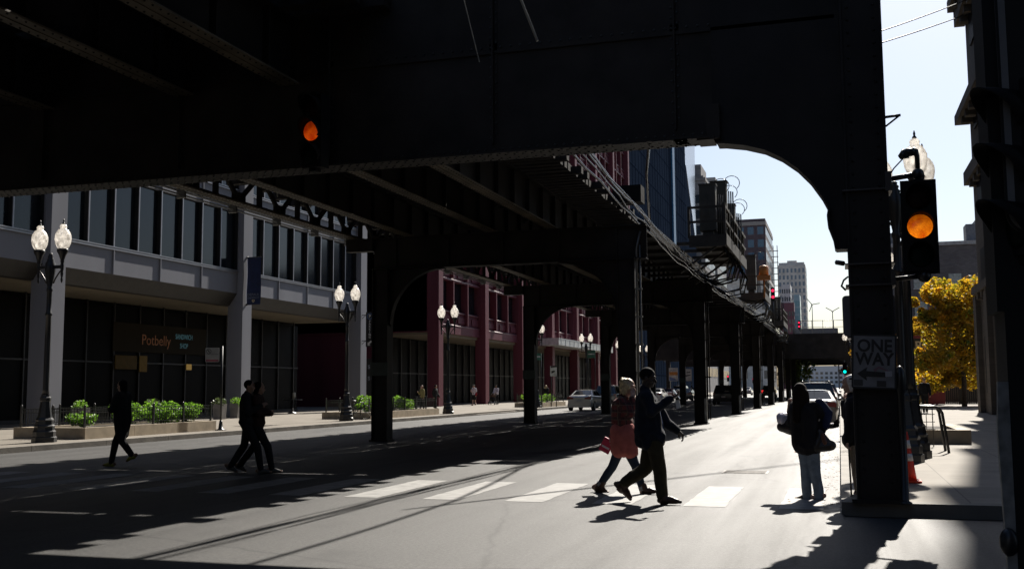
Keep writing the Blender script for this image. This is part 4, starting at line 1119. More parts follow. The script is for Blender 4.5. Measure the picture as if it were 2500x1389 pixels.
# car park sign by the tree
cp = thing('car_park_sign', 'red car park sign with price boards half hidden by the yellow tree', 'sign', (5.6,86,.15))
M_sred = mat('car_park_red', (.16,.02,.025), .6)
Mc = frame_M((5.7,86,4.7),(1,0,0),(0,0,1))
part('panel', plate(Mc, rr(3.0,1.4,.05), -.2,0), M_sred, cp); part('panel', plate(Mc, rr(2.7,.95,.03), .001,.006), M_signk, cp)
text_obj('PARK', .95, M_gold, Mc @ Matrix.Translation((-.05,-.1,.009)), .003, 'lettering', cp, bold=.02)
Md = frame_M((5.9,86,3.6),(1,0,0),(0,0,1)); part('price_panel', plate(Md, rr(3.1,.55,.03), -.1,0), mat('board_white',(.55,.55,.52),.6), cp)
text_obj('$18', .5, M_signk, Md @ Matrix.Translation((.55,0,.004)), .002, 'lettering', cp); text_obj('00', .22, M_signk, Md @ Matrix.Translation((1.2,.12,.004)), .002, 'lettering', cp)
text_obj('MON', .24, M_signk, Md @ Matrix.Translation((-1.2,.12,.004)), .002, 'lettering', cp); text_obj('MON', .24, M_signk, Md @ Matrix.Translation((-1.2,-.14,.004)), .002, 'lettering', cp)
Me_ = frame_M((6.3,86,3.0),(1,0,0),(0,0,1)); part('panel', plate(Me_, rr(2.4,.6,.02), -.1,0), M_sred, cp); text_obj('ATM A', .45, mat('sign_pinkish',(.4,.2,.2),.6), Me_ @ Matrix.Translation((-.2,0,.004)), .002, 'lettering', cp)
q = MB()
for x in (4.6,7.0): q.box(x-.08,x+.08,86.02,86.2,.15,4.0)
q.box(6.1,7.6,86.0,86.2,.2,2.69); part('post', q, M_sred, cp)
# boards and small street signs far down the left pavement
def board(x, y, z, w, h, label, kind):
    t = thing('street_sign', label, 'sign', (x,y,.15)); Mz = frame_M((x,y,z),(1,0,0),(0,0,1))
    for dx in (-w/2+.05,w/2-.05): part('post', MB().cyl((x+dx,y+.06,.15),(x+dx,y+.06,z+h/2),.04,n=6), M_black, t)
    part('panel', plate(Mz, rr(w,h,.03), 0,.03), mat('board_white',(.55,.55,.52),.6) if kind != 'g' else mat('street_green',(.03,.12,.08),.5), t)
    if kind == 'ad':
        part('orange_band', plate(Mz, [(-w/2+.05,-.1),(w/2-.05,-.1),(w/2-.05,.32),(-w/2+.05,.32)], .031,.034), mat('ad_orange',(.5,.2,.04),.6), t)
        text_obj('AAM', .38, mat('ad_blue',(.05,.1,.2),.6), Mz @ Matrix.Translation((0,.52,.032)), .002, 'lettering', t)
        part('swoosh', plate(Mz, [(-w/2+.05,-h/2+.05),(w/2-.05,-h/2+.05),(.1,-.5),(-w/2+.05,-.3)], .031,.034), mat('ad_blue2',(.12,.18,.35),.6), t)
    elif kind == 'w':
        part('sketch', plate(Mz, [(-w/2+.1,-.2),(w/2-.1,-.05),(w/2-.15,.05),(-w/2+.1,0)], .031,.034), M_signk, t); part('sketch', plate(Mz, [(-.2,.25),(.3,.3),(.3,.42),(-.2,.38)], .031,.034), M_signk, t)
    else:
        part('lettering_strip', plate(Mz, [(-w/2+.08,-.04),(w/2-.08,-.04),(w/2-.08,.05),(-w/2+.08,.05)], .031,.034), M_sw, t)
board(-20.15,134,3.2,1.15,1.65,'white notice board with an orange band against the dark blue wall','ad')
board(-18.3,134,3.1,.9,1.5,'white board with black sketches right of the orange one','w')
board(-21.3,75,3.9,.55,.5,'green street plate on a post just beyond the second column','g')
board(-21.2,79,2.9,.5,.8,'pale plate on a post near the third planter','w')
board(-21.3,92.6,4.6,.75,.7,'green plate on a post behind the silver saloon','g')

# ------------------------------------------------------------------ equipment on the tracks
M_olive = mat('olive_grey_cabinet', (.055,.052,.04), .6, var=.3)
M_rust = mat('rusty_handrail', (.04,.034,.026), .7, var=.4)
def platform(label, x0, x1, y0, y1, z, ncab, seed):
    t = thing('signal_platform', label, 'track platform', ((x0+x1)/2,y0,z-.4), 'signal platforms hung beside the tracks')
    rr_ = random.Random(seed)
    b = MB(); b.box(x0,x1,y0,y1,z-.12,z); b.box(x0,x1,y0-.05,y0-.002,z-.35,z+.1); b.box(x1+.002,x1+.06,y0,y1,z-.3,z+.15)
    for y in [y0+k*(y1-y0)/4+.1 for k in range(4)]: b.bar((x0-.4,y,z-1.3),(x1-.05,y,z-.13),.08,.08); b.box(x0-.5,x1,y-.05,y+.05,z-.25,z-.125)
    part('deck', b, M_rust, t)
    b = MB()
    for zz in (z+.62, z+1.18):
        b.bar((x0,y0,zz),(x1,y0,zz),.07,.09); b.bar((x1,y0,zz),(x1,y1,zz),.09,.1)
    b.bar((x0,y0,z),(x0,y0,z+1.22),.09,.09,(0,1,0)); k = 0
    while y0+k*1.6 <= y1: b.bar((x1,y0+k*1.6,z-.3),(x1,y0+k*1.6,z+1.3),.09,.09,(0,1,0)); k += 1
    part('railing', b, M_rust, t)
    for i in range(ncab):
        y = y0+.5+i*1.75; x = x0+.35+.25*(i%2); h = rr_.uniform(1.7,2.3)
        c = MB(); c.box(x,x+.62,y,y+.55,z+.35,z+.35+h); c.box(x-.03,x+.65,y-.03,y+.58,z+.35+h,z+.4+h); c.box(x+.08,x+.3,y-.03,y-.002,z+.9,z+.35+h*.8); c.box(x+.1,x+.5,y+.1,y+.5,z,z+.34)
        co = part('cabinet', c, M_olive, t)
        p = MB()
        for dx in (.7,.78,.86): p.cyl((x+dx,y+.2,z),(x+dx,y+.2,z+h+.2-dx*.3),.03,n=6)
        part('riser_pipe', p, M_black, co)
        p = MB(); p.tube([(x+.5+.32*(1-math.cos(a)), y+.2, z+.4+h-.1+.3*math.sin(a)) for a in [k_*.4 for k_ in range(11)]], .016, 5); part('cable_loop', p, M_rubber, co)
    for i in range(8):
        y = y0+.3+i*(y1-y0)/8; p = MB(); s_ = rr_.uniform(.5,1.3)
        p.tube([(x1-.2,y,z-.15),(x1+.12,y+.1,z-.5-.3*s_),(x1-.05,y+.2,z-.9-.5*s_),(x1-.7,y+.35,z-1.15-.35*s_),(x0-.3,y+.5,z-1.0)], .04, 6)
        part('drop_cable', p, M_rubber, t)
    return t
platform('near signal platform with grey cabinets and looping cables outside the tracks', -5.3, -3.95, 40, 49, 7.25, 5, 1)
platform('second smaller platform with a railing in front of the brown tower', -6.0, -4.5, 70, 76, 7.6, 1, 2)
platform('third platform with railing and orange box near the far frame', -6.2, -4.7, 98, 106, 7.4, 2, 3)
b = MB(); b.box(-6.2,-5.35,30,30.6,7.0,7.5); solo('junction_box', b, M_sigb, 'flat black junction box on the deck edge where the guy wire ends', 'box', (-5.8,30.3,7))
b = MB(); b.lathe([(.3,0),(.3,.5),(.22,.62),(.05,.66)],(-4.35,68,8.6),10); b.box(-4.75,-3.95,67.7,68.3,8.3,8.6); b.cyl((-4.35,68,7.2),(-4.35,68,8.3),.06,n=6)
solo('warning_beacon', b, mat('orange_equipment',(.45,.16,.03),.5), 'orange equipment box glimpsed between the two signal platforms', 'equipment', (-4.35,68,7.2))
# wires across the sky at the right
for (A, B, lb_) in (((1.58,40,14.76),(6.62,55,20.67),'upper of the two thin wires crossing the sky at the right'),((1.57,40,14.32),(6.58,55,19.94),'lower of the two thin wires crossing the sky at the right')):
    A, B = Vector(A), Vector(B); d = B-A; A2 = A-d*1.2; B2 = B+d*.18
    q = MB(); q.tube([A2+(B2-A2)*k/16+Vector((0,0,-.22*math.sin(math.pi*k/16))) for k in range(17)], .026, 5)
    solo('overhead_wire', q, M_black, lb_, 'wire', tuple(A2), 'thin wires crossing the sky')
b = MB(); b.tube([(.68,14.0,5.02),(.86,13.95,5.02)],.018,6); b.tube([(.68,14.0,4.9),(.84,13.95,5.01)],.012,6); solo('wire_bracket', b, M_black, 'small pointed steel bracket sticking out high on the corner column', 'bracket', (.68,14,5.0))

# ------------------------------------------------------------------ small street things
cn = thing('traffic_cone', 'orange traffic cone with white bands beside the black lamp base', 'traffic cone', (.93,17.1,.152))
b = MB(); b.box(.93-.19,.93+.19,16.91,17.29,.152,.185); b.v = b.v; part('base', b, mat('cone_orange',(.75,.05,.02),.5,var=.1), cn)
def cz(z): return .135-(.135-.028)*((z-.185)/.72)
b = MB(); b.lathe([(cz(z),z) for z in (.185,.4,.6,.8,.905)],(.93,17.1,0),20); part('body', b, mat('cone_orange',(.75,.05,.02),.5,var=.1), cn)
for (z0,z1) in ((.47,.58),(.66,.78)):
    b = MB(); b.lathe([(cz(z0)+.003,z0),(cz(z1)+.003,z1)],(.93,17.1,0),20); part('white_band', b, mat('cone_white',(.75,.74,.72),.5), cn)
def bicycle(x, y, rz, label):
    t = thing('bicycle', label, 'bicycle', (0,0,0))
    def wheel(cx, nm='wheel'):
        b = MB(); n=28
        ring = lambda rad: [(cx+rad*math.cos(2*math.pi*k/n),0,.34+rad*math.sin(2*math.pi*k/n)) for k in range(n+1)]
        b.tube(ring(.325),.018,6,caps=False); w = part('wheel', b, M_rubber, t)
        b = MB()
        for k in range(14): b.cyl((cx,0,.34),(cx+.31*math.cos(k*.449),0,.34+.31*math.sin(k*.449)),.003,n=4,caps=False)
        b.cyl((cx,-.04,.34),(cx,.04,.34),.025,n=8); b.tube(ring(.3),.008,5,caps=False); part('rim', b, M_galv, w)
    wheel(-.52); wheel(.52)
    b = MB(); bb, st, hd, hb = (-.08,0,.3),(-.2,0,.82),(.36,0,.84),(.34,0,.92)
    for a_,c_ in ((bb,st),(bb,hd),((-.18,0,.76),hd),((-.52,0,.34),bb),((-.52,0,.34),(-.18,0,.76))): b.cyl(a_,c_,.017,n=8)
    b.tube([hd,(.42,0,.6),(.52,0,.34)],.014,6); part('frame', b, mat('bicycle_frame',(.02,.022,.025),.3), t)
    b = MB(); b.tube([hb,(.33,0,1.0),(.4,.2,1.03),(.36,.28,.98)],.013,6); b.tube([(.33,0,1.0),(.4,-.2,1.03),(.36,-.28,.98)],.013,6); part('handlebar', b, M_galv, t)
    b = MB(); b.ball((-.22,0,.9),(.13,.07,.035)); b.cyl(st,(-.215,0,.88),.014,n=6); part('saddle', b, M_black, t)
    b = MB(); b.cyl((-.08,-.03,.3),(-.08,.03,.3),.09,n=14); b.cyl((-.08,.05,.3),(-.0,.08,.17),.012,n=6); b.cyl((-.08,-.05,.3),(-.16,-.08,.43),.012,n=6); part('crank', b, M_galv, t)
    t.location = (x,y,.152); t.rotation_euler = (R(4),0,rz)
bicycle(-21.9,45.6,R(62),'dark bicycle leaning beside the second left lamp')
# cafe table at the plaza
ct = thing('cafe_table', 'small dark cafe table under the arcade beyond the second grey pier', 'table', (-32.2,58,.15))
b = MB(); b.cyl((-32.2,58,.95),(-32.2,58,1.0),.6,n=20); part('table_top', b, M_black, ct)
b = MB(); b.lathe([(.3,.15),(.28,.18),(.05,.25),(.04,.95)],(-32.2,58,0),10); part('pedestal', b, M_black, ct)
b = MB(); b.lathe([(.09,1.0),(.09,1.42)],(-32.1,58,0),10); solo('menu_holder', b, mat('menu_cream',(.45,.42,.34),.6), 'upright cream menu card standing on the cafe table', 'menu', (-32.1,58,1.0))
# far right hoop railing, planter edge
hb = thing('planter_bed', 'low stone edged bed with a wire guard behind the right lamp', 'planter', (2.2,29,.15))
b = MB(); b.box(1.4,3.05,28.2,28.5,.151,.5); b.box(1.4,1.7,28.502,33,.151,.5); b.box(2.75,3.05,28.502,33,.151,.5); part('stone_kerb', b, mat('planter_stone',(.34,.28,.2),.8,var=.2), hb)
b = MB(); b.box(1.702,2.748,28.502,33,.152,.42); part('soil', b, mat('dark_soil',(.03,.022,.016),.95), hb)
hr_ = thing('bike_rack', 'black hooped rail with wire mesh standing before the right planter', 'railing', (1.9,25.5,.15))
b = MB()
for yy in (24.6,25.4): b.tube([(1.35,yy,1.14),(1.95,yy,1.14),(2.05,yy,1.1),(2.1,yy,1.0),(2.16,yy,.5),(2.2,yy,.15)], .03, 8)
b.tube([(1.35,24.6,1.14),(1.35,25.4,1.14)],.03,8); part('frame', b, M_black, hr_)
b = MB()
for k in range(7): b.cyl((1.36+k*.1,27.2,.55),(1.36+k*.1,27.2,1.1),.009,n=5)
for z in (.55,.73,.91,1.09): b.cyl((1.3,27.2,z),(2.15,27.2,z),.009,n=5)
b.cyl((1.36,27.2,.15),(1.36,27.2,.55),.012,n=5); b.cyl((2.1,27.2,.15),(2.1,27.2,1.1),.012,n=5)
part('mesh_panel', b, M_black, hr_)
# black board fence by the car park
fn = thing('board_fence', 'tall black board fence along the far right pavement under the tree', 'fence', (9,88,.15))
b = MB()
for k in range(38): b.box(6.9+k*.15,6.9+k*.15+.135,88,88.05,.16,1.78+.03*(k%2))
for z in (.4,1.5): b.box(6.9,12.6,88.051,88.12,z,z+.1)
for k in range(40): b.box(6.88,6.93,88.2+k*.4,88.55+k*.4,.16,1.78)
part('boards', b, mat('black_fence',(.012,.012,.012),.6), fn)
b = MB()
for k in range(4): b.box(6.8+k*1.9,6.98+k*1.9,87.9,87.998,.15,1.95)
part('post', b, mat('black_fence',(.012,.012,.012),.6), fn)
# ------------------------------------------------------------------ vehicles
M_tyre = mat('tyre_rubber', (.014,.014,.014), .75)
M_rim = mat('alloy_rim', (.45,.45,.46), .3, metal=.8)
M_carglass = mat('car_glass', (.012,.015,.017), .04, spec=.8, var=.1)
M_tail = mat('tail_light_red', (.22,.008,.01), .15, spec=.7)
M_tail_on = mat('tail_light_lit', (.4,.0,.0), .2, emit=(1,.02,.02), estr=1.2)
M_headl = mat('head_light_glass', (.5,.52,.53), .1, spec=.8)
M_plate = mat('number_plate', (.4,.4,.42), .5, var=.3, scale=20)
M_trim = mat('black_plastic_trim', (.012,.012,.012), .55)
KIND = {
 # length, half width, bonnet z, boot z, sill z; cabin: rear base y, rear roof y, front roof y, screen base y (from centre), roof z, roof half width
 'saloon': (4.75,.91,.98,1.08,.26, -1.55,-.85,.55,1.35, 1.46,.60),
 'suv':    (4.75,.95,1.12,1.14,.34, -2.22,-1.95,.45,1.30, 1.78,.66),
 'minivan':(5.0,.98,1.08,1.12,.30, -2.4,-2.15,.95,1.85, 1.78,.68),
 'hatch':  (4.2,.88,.98,1.05,.28, -1.95,-1.35,.4,1.15, 1.5,.60),
}
def car(kind, x, y, paint, label, rz=0.0, rack=False, lit=False, group='cars in the street'):
    L_, w, zb_, zt_, zs_, c0, c1, c2, c3, zr, wr_ = KIND[kind]
    t = thing('parked_car' if not lit else 'car', label, 'car', (0,0,0), group)
    h = L_/2
    st = []
    n = 26
    for i in range(n+1):
        yy = -h+L_*i/n; u = abs(yy)/h
        ww = w*(1-.16*max(0,(u-.72)/.28)**2)
        if yy < c0: top = zt_ - .16*max(0,(u-.86)/.14)**2
        elif yy < c3:  top = zt_+(zb_+.03-zt_)*(yy-c0)/(c3-c0)
        else: top = zb_+.03 - .30*((yy-c3)/(h-c3))**2.2
        bot = zs_ - .02 + .12*max(0,(u-.85)/.15)
        sh = top-.1
        st.append((yy, ww, bot, sh, top))
    vs = []; ring = 14
    for (yy,ww,bot,sh,top) in st:
        mid = bot+(sh-bot)*.5
        half = [(ww*.80,bot),(ww*.95,bot+.07),(ww*.995,mid-.05),(ww,mid+.08),(ww*.965,sh),(ww*.88,top-.03),(ww*.6,top+.012)]
        for p in half: vs.append((p[0],yy,p[1]))
        for p in half[::-1]: vs.append((-p[0],yy,p[1]))
    fs = [(i*ring+k, i*ring+(k+1)%ring, (i+1)*ring+(k+1)%ring, (i+1)*ring+k) for i in range(n) for k in range(ring)]
    b = MB(); b.add(vs, fs, True); b.add(vs[:ring], [tuple(range(ring))]); b.add(vs[-ring:], [tuple(range(ring))[::-1]])
    zc = (zt_+zb_)/2-.03
    base = [(-w*.9,c0,zt_-.04),(w*.9,c0,zt_-.04),(w*.9,c3,zb_-.02),(-w*.9,c3,zb_-.02)]
    roof = [(-wr_,c1,zr-.05),(wr_,c1,zr-.05),(wr_,c2,zr-.05),(-wr_,c2,zr-.05)]
    b.add(base+roof, [(0,1,5,4),(1,2,6,5),(2,3,7,6),(3,0,4,7)])
    # domed roof
    nr = 8; rv_ = []
    for i in range(nr+1):
        yy = c1+(c2-c1)*i/nr
        for j in range(nr+1):
            xx = -wr_+2*wr_*j/nr; d = (1-(2*i/nr-1)**4)*.5+.5
            rv_.append((xx,yy,zr-.05+.05*d*(1-(2*j/nr-1)**4)))
    b.add(rv_, [(i*(nr+1)+j,i*(nr+1)+j+1,(i+1)*(nr+1)+j+1,(i+1)*(nr+1)+j) for i in range(nr) for j in range(nr)], True)
    part('body', b, paint, t)
    def lerp(p,q,k): return tuple(p[i]+(q[i]-p[i])*k for i in range(3))
    def pane(name, A,B,C,D, m0=.07, m1=.07, lo=.1, hi=.1, off=(0,0,0)):
        P = lambda u,v: lerp(lerp(A,B,u), lerp(D,C,u), v)
        q = MB(); pts = [P(m0,lo),P(1-m1,lo),P(1-m1,1-hi),P(m0,1-hi)]
        q.add([tuple(p[i]+off[i] for i in range(3)) for p in pts], [(0,1,2,3)]); return part(name, q, M_carglass, t)
    e = .006
    pane('rear_window', base[0],base[1],roof[1],roof[0], .08,.08,.1,.1,(0,-e*1.5,e*.6))
    pane('windscreen', base[2],base[3],roof[3],roof[2], .07,.07,.06,.08,(0,e*1.5,e*.6))
    for s_ in (-1,1):
        A,B,C,D = ((base[1],base[2],roof[2],roof[1]) if s_ > 0 else (base[0],base[3],roof[3],roof[0]))
        P = lambda u,v: lerp(lerp(A,B,u), lerp(D,C,u), v)
        for (u0,u1) in ((.16,.5),(.53,.86)):
            q = MB(); q.add([tuple(p[i]+((s_*e,0,e)[i]) for i in range(3)) for p in (P(u0,.12),P(u1,.12),P(min(u1,.93),.86),P(max(u0,.1),.86))],[(0,1,2,3)])
            part('side_window', q, M_carglass, t)
        q = MB(); q.ball((s_*(w+.08),c3-.35,zb_+.06),(.1,.06,.07),8,6); part('mirror', q, paint, t)
        q = MB(); zl = (zt_-.16)
        if kind in ('suv','minivan'): q.box(min(s_*(w*.72),s_*(w*.93)),max(s_*(w*.72),s_*(w*.93)),-h*.985-.01,-h+.2,zl-.22,zl+.12)
        else: q.prism([(s_*w*.42,zl-.1),(s_*w*.9,zl-.14),(s_*w*.93,zl+.02),(s_*w*.8,zl+.07),(s_*w*.45,zl+.0)],'y',-h-.012,-h+.22)
        part('tail_light', q, M_tail_on if (lit and s_ < 0) else M_tail, t)
        q = MB(); q.prism([(s_*w*.55,zb_-.36),(s_*w*.86,zb_-.34),(s_*w*.88,zb_-.22),(s_*w*.6,zb_-.25)],'y',h-.25,h-.02); part('head_light', q, M_headl, t)
        for fy in (h-.88,-h+.92):
            q = MB(); R_ = .33 if kind in ('saloon','hatch') else .37
            xo = s_*(w+.005); xi = s_*(w-.2)
            q.cyl((xi,fy,R_),(xo,fy,R_),R_,R_,20); q.v = q.v; wh = part('wheel', q, M_tyre, t)
            q = MB(); q.cyl((xo,fy,R_),(xo+s_*.008,fy,R_),R_*.62,R_*.58,14)
            for k in range(5):
                a = k*1.2566; q.bar((xo+s_*.012,fy,R_),(xo+s_*.012,fy+math.cos(a)*R_*.6,R_+math.sin(a)*R_*.6),.05,.012,(1,0,0))
            part('rim', q, M_rim, wh)
            q = MB(); nn = 14
            for k in range(nn):
                a0, a1 = math.pi*k/nn, math.pi*(k+1)/nn; r0, r1 = R_*1.02, R_*1.15
                xx = s_*(w+.003)
                q.quad((xx,fy+r0*math.cos(a0),R_+r0*math.sin(a0)),(xx,fy+r0*math.cos(a1),R_+r0*math.sin(a1)),(xx,fy+r1*math.cos(a1),R_+r1*math.sin(a1)),(xx,fy+r1*math.cos(a0),R_+r1*math.sin(a0)))
            part('wheel_arch', q, M_trim, t)
    q = MB(); q.prism([(-w*.84,zs_-.02),(w*.84,zs_-.02),(w*.9,zs_+.1),(w*.86,zs_+.28),(-w*.86,zs_+.28),(-w*.9,zs_+.1)],'y',-h-.04,-h+.15); part('bumper', q, paint if kind == 'saloon' else M_trim, t)
    part('bumper', MB().box(-w*.8,w*.8,h-.12,h+.02,zs_,zs_+.2), paint if kind == 'saloon' else M_trim, t)
    q = MB(); q.box(-.17,.17,-h-.055,-h-.041,zs_+.34 if kind!='saloon' else zt_-.42,zs_+.47 if kind!='saloon' else zt_-.29); part('number_plate', q, M_plate, t)
    q = MB(); q.box(-w*.6,w*.6,h-.04,h+.005,zb_-.36,zb_-.24); part('grille', q, M_trim, t)
    q = MB(); q.cyl((w*.5,-h-.05,zs_+.03),(w*.5,-h+.1,zs_+.03),.035,n=8); part('exhaust', q, M_galv, t)
    if rack:
        q = MB()
        for s_ in (-1,1): q.tube([(s_*wr_*.88,c1+.05,zr-.03),(s_*wr_*.88,c1+.2,zr+.06),(s_*wr_*.88,c2-.25,zr+.06),(s_*wr_*.88,c2-.1,zr-.02)],.02,6)
        for yy in (c1+.6,c2-.7): q.bar((-wr_*.88,yy,zr+.06),(wr_*.88,yy,zr+.06),.05,.025)
        part('roof_rack', q, M_galv, t)
        q = MB(); q.box(-.2,.2,c1-.03,c1+.05,zr-.06,zr-.03); part('brake_light', q, M_tail, t)
    else:
        q = MB(); q.cyl((0,c1+.1,zr-.01),(0,c1-.12,zr+.22),.008,.003,6); part('aerial', q, M_trim, t)
    t.location = (x,y,0.002); t.rotation_euler = (0,0,rz); return t
def paint(name, col, rough=.28, metal=.35): return mat(name, col, rough, metal=metal, spec=.6, var=.04, coat=.8)
P_silver = paint('silver_paint',(.45,.44,.42)); P_black = paint('black_paint',(.012,.012,.013)); P_grey = paint('graphite_paint',(.06,.06,.065)); P_white = paint('white_paint',(.6,.6,.6),.3,0)
P_red = paint('dark_red_paint',(.14,.015,.02)); P_blue = paint('dark_blue_paint',(.02,.035,.08))
car('saloon', -17.25, 73.4, P_silver, 'silver saloon parked by the third planter on the left')
car('suv', -17.5, 83, P_grey, 'grey sport utility car just ahead of the silver left saloon')
car('suv', -17.3, 91, P_blue, 'blue tinted car showing right of the third left steel column')
car('saloon', -18.65, 112, P_white, 'white saloon in the row of cars behind the walking man')
car('saloon', -18.9, 121, P_red, 'dark red saloon next in the row beyond the white one')
car('suv', -18.6, 130, P_black, 'black sport utility car under the orange notice board')
car('hatch', -17.0, 123, P_grey, 'dark hatchback beside the walkers near the black car')
car('minivan', -9.9, 97.5, P_black, 'dark minivan driving under the tracks between the columns')
car('saloon', -16.6, 185, P_silver, 'distant pale saloon between the columns on the left lane')
car('hatch', -16.4, 200, P_white, 'distant white hatchback beyond the pale saloon')
car('suv', -9.3, 150, P_black, 'dark truck like car under the tracks with a red lamp lit', lit=True)
car('saloon', -1.0, 45.2, paint('silver_paint_shaded',(.17,.165,.16)), 'silver saloon parked at the right kerb beyond the standing woman', R(.5))  # silver darkened all over to hold the shade on the car's rear
car('suv', -1.05, 52.0, P_black, 'black sport utility car with a roof rack parked ahead of the right silver saloon', rack=True)
car('saloon', -.95, 60, P_white, 'white saloon parked third along the right kerb')
car('hatch', -.95, 67, P_red, 'dark red hatchback parked fourth along the right kerb')
car('saloon', -1.0, 74, P_silver, 'farther silver saloon parked fifth along the right kerb')
car('suv', -1.0, 82, P_grey, 'grey car parked last in the right kerb row')
# ------------------------------------------------------------------ planting
def leaf_mat(name, col, var=.5, trans=.45, nsc=2.2):
    m_ = bpy.data.materials.new(name); m_.use_nodes = True; t = m_.node_tree
    for n in list(t.nodes): t.nodes.remove(n)
    N = t.nodes.new; L = t.links.new; o = N('ShaderNodeOutputMaterial'); di = N('ShaderNodeBsdfDiffuse'); tr = N('ShaderNodeBsdfTranslucent'); gl = N('ShaderNodeBsdfGlossy'); gl.inputs[1].default_value = .45
    tc = N('ShaderNodeTexCoord'); n1 = N('ShaderNodeTexNoise'); n1.inputs['Scale'].default_value = nsc; n1.inputs['Detail'].default_value = 5; L(tc.outputs['Object'], n1.inputs[0])
    rp = N('ShaderNodeValToRGB'); e = rp.color_ramp.elements; e[0].position = .32; e[1].position = .68
    e[0].color = tuple(col[0])+(1,); e[1].color = tuple(col[1])+(1,); L(n1.outputs[0], rp.inputs[0])
    for s_ in (di,tr): L(rp.outputs[0], s_.inputs[0])
    gl.inputs[0].default_value = (.6,.6,.6,1)
    a = N('ShaderNodeMixShader'); a.inputs[0].default_value = trans; L(di.outputs[0], a.inputs[1]); L(tr.outputs[0], a.inputs[2])
    b = N('ShaderNodeMixShader'); b.inputs[0].default_value = .06; L(a.outputs[0], b.inputs[1]); L(gl.outputs[0], b.inputs[2])
    L(b.outputs[0], o.inputs[0]); return m_
M_leaf = leaf_mat('shrub_leaf', ((.08,.19,.015),(.2,.36,.035)), trans=.6)
M_leafd = leaf_mat('pot_leaf', ((.04,.07,.02),(.1,.13,.04)))
M_gold = leaf_mat('autumn_leaf', ((.11,.18,.01),(.78,.42,.02)), trans=.62, nsc=1.2)
M_gold2 = leaf_mat('autumn_leaf_orange', ((.25,.18,.01),(.5,.27,.02)), trans=.55)
M_bark = mat('bark', (.05,.038,.03), .9, var=.4, scale=8, bump=.6)
def leaves(b, rnd, c, r, n, s, flat=.5):
    c = Vector(c)
    for _ in range(n):
        while True:
            p = Vector((rnd.uniform(-1,1),rnd.uniform(-1,1),rnd.uniform(-1,1)))
            if p.length <= 1 and p.length > .15: break
        p = c+Vector((p.x*r[0],p.y*r[1],p.z*r[2]))
        sz = s*rnd.uniform(.6,1.3); d = Vector((rnd.gauss(0,1),rnd.gauss(0,1),rnd.gauss(0,.6))).normalized()
        q = d.cross(Vector((rnd.gauss(0,1),rnd.gauss(0,1),rnd.gauss(0,1)))).normalized()
        nrm = d.cross(q)
        b.add([p-d*sz, p+q*sz*.55+nrm*sz*.12, p+d*sz, p-q*sz*.55+nrm*sz*.12], [(0,1,2,3)])
def shrub(label, loc, rx, h, seed, group, n=420, s=.055, m_=None, ry=None):
    rnd = random.Random(seed); t = thing('shrub', label, 'shrub', loc, group); x,y,z = loc; ry = ry or rx
    st = MB(); b = MB()
    for k in range(9):
        a = rnd.uniform(0,6.28); rr_ = rnd.uniform(.3,.9); hh = h*rnd.uniform(.6,1.0)
        tip = Vector((x+rx*rr_*math.cos(a), y+ry*rr_*math.sin(a), z+hh*.85))
        st.tube([(x+.05*math.cos(a),y+.05*math.sin(a),z-.03),((x+tip.x)/2+.03,(y+tip.y)/2,z+hh*.5),tip],[.014,.01,.005],5)
        leaves(b, rnd, tip-Vector((0,0,h*.16)), (rx*.45,ry*.45,h*.24), n//12, s)
    leaves(b, rnd, (x,y,z+h*.4), (rx*.95,ry*.95,h*.4), n//3, s)
    part('stems', st, M_bark, t); part('foliage', b, m_ or M_leaf, t); return t
def planter(label, x0, x1, y0, y1, h, fence_label, fx=(0.12,.12,.12,.12), fh=.58):
    t = thing('planter', label, 'planter', ((x0+x1)/2,(y0+y1)/2,.152))
    b = MB(); w_ = .3; z1 = .152+h
    nx = max(1,int((y1-y0)/1.9)); sy = (y1-y0)/nx
    for i in range(nx):
        for xx in (x0,x1-w_): b.box(xx,xx+w_,y0+i*sy+.006,y0+(i+1)*sy-.006,.153,z1)
    nn = max(1,int((x1-x0-2*w_)/1.6)); sx = (x1-x0-2*w_)/nn
    for i in range(nn):
        for yy in (y0+.006,y1-w_): b.box(x0+w_+i*sx+.004,x0+w_+(i+1)*sx-.004,yy,yy+w_-.006,.153,z1)
    part('stone_kerb', b, mat('planter_stone',(.34,.28,.2),.8,var=.2), t)
    b = MB(); b.box(x0+w_+.002,x1-w_-.002,y0+w_+.002,y1-w_-.002,.153,z1-.06); part('soil', b, mat('dark_soil',(.03,.022,.016),.95), t)
    f = thing('iron_fence', fence_label, 'fence', (x1-.15,y0,z1), 'low iron fences round the planters')
    xa, xb, ya, yb = x0+.15, x1-.15, y0+.15, y1-.15
    r_ = MB(); k_ = MB(); posts = []
    def side(A, B):
        A, B = Vector(A), Vector(B); L_ = (B-A).length; d = (B-A)/L_
        for zz in (.1,fh-.13,fh-.02): r_.bar(A+Vector((0,0,zz)),B+Vector((0,0,zz)),.025,.02)
        n_ = int(L_/.13)
        for i in range(1,n_): q = A+d*L_*i/n_; k_.bar(q+Vector((0,0,.1)),q+Vector((0,0,fh-.02)),.014,.014,(0,1,0))
        n_ = max(1,round(L_/1.5))
        for i in range(n_+1):
            q = A+d*L_*i/n_
            if all((q-o_).length > .1 for o_ in posts): posts.append(q.copy())
    side((xb,ya,z1),(xb,yb,z1)); side((xa,ya,z1),(xb,ya,z1)); side((xa,yb,z1),(xb,yb,z1)); side((xa,ya,z1),(xa,yb,z1))
    part('rail', r_, M_black, f); part('picket', k_, M_black, f); 
    for q in posts:
        p_ = MB(); p_.box(q.x-.028,q.x+.028,q.y-.028,q.y+.028,z1+.001,z1+fh+.05); p_.ball((q.x,q.y,z1+fh+.075),.035,8,5); part('post', p_, M_black, f)
planter('nearest stone kerbed planter on the left pavement with green shrubs', -24.4, -21.75, 26.6, 33.6, .34, 'low iron fence round the nearest left planter')
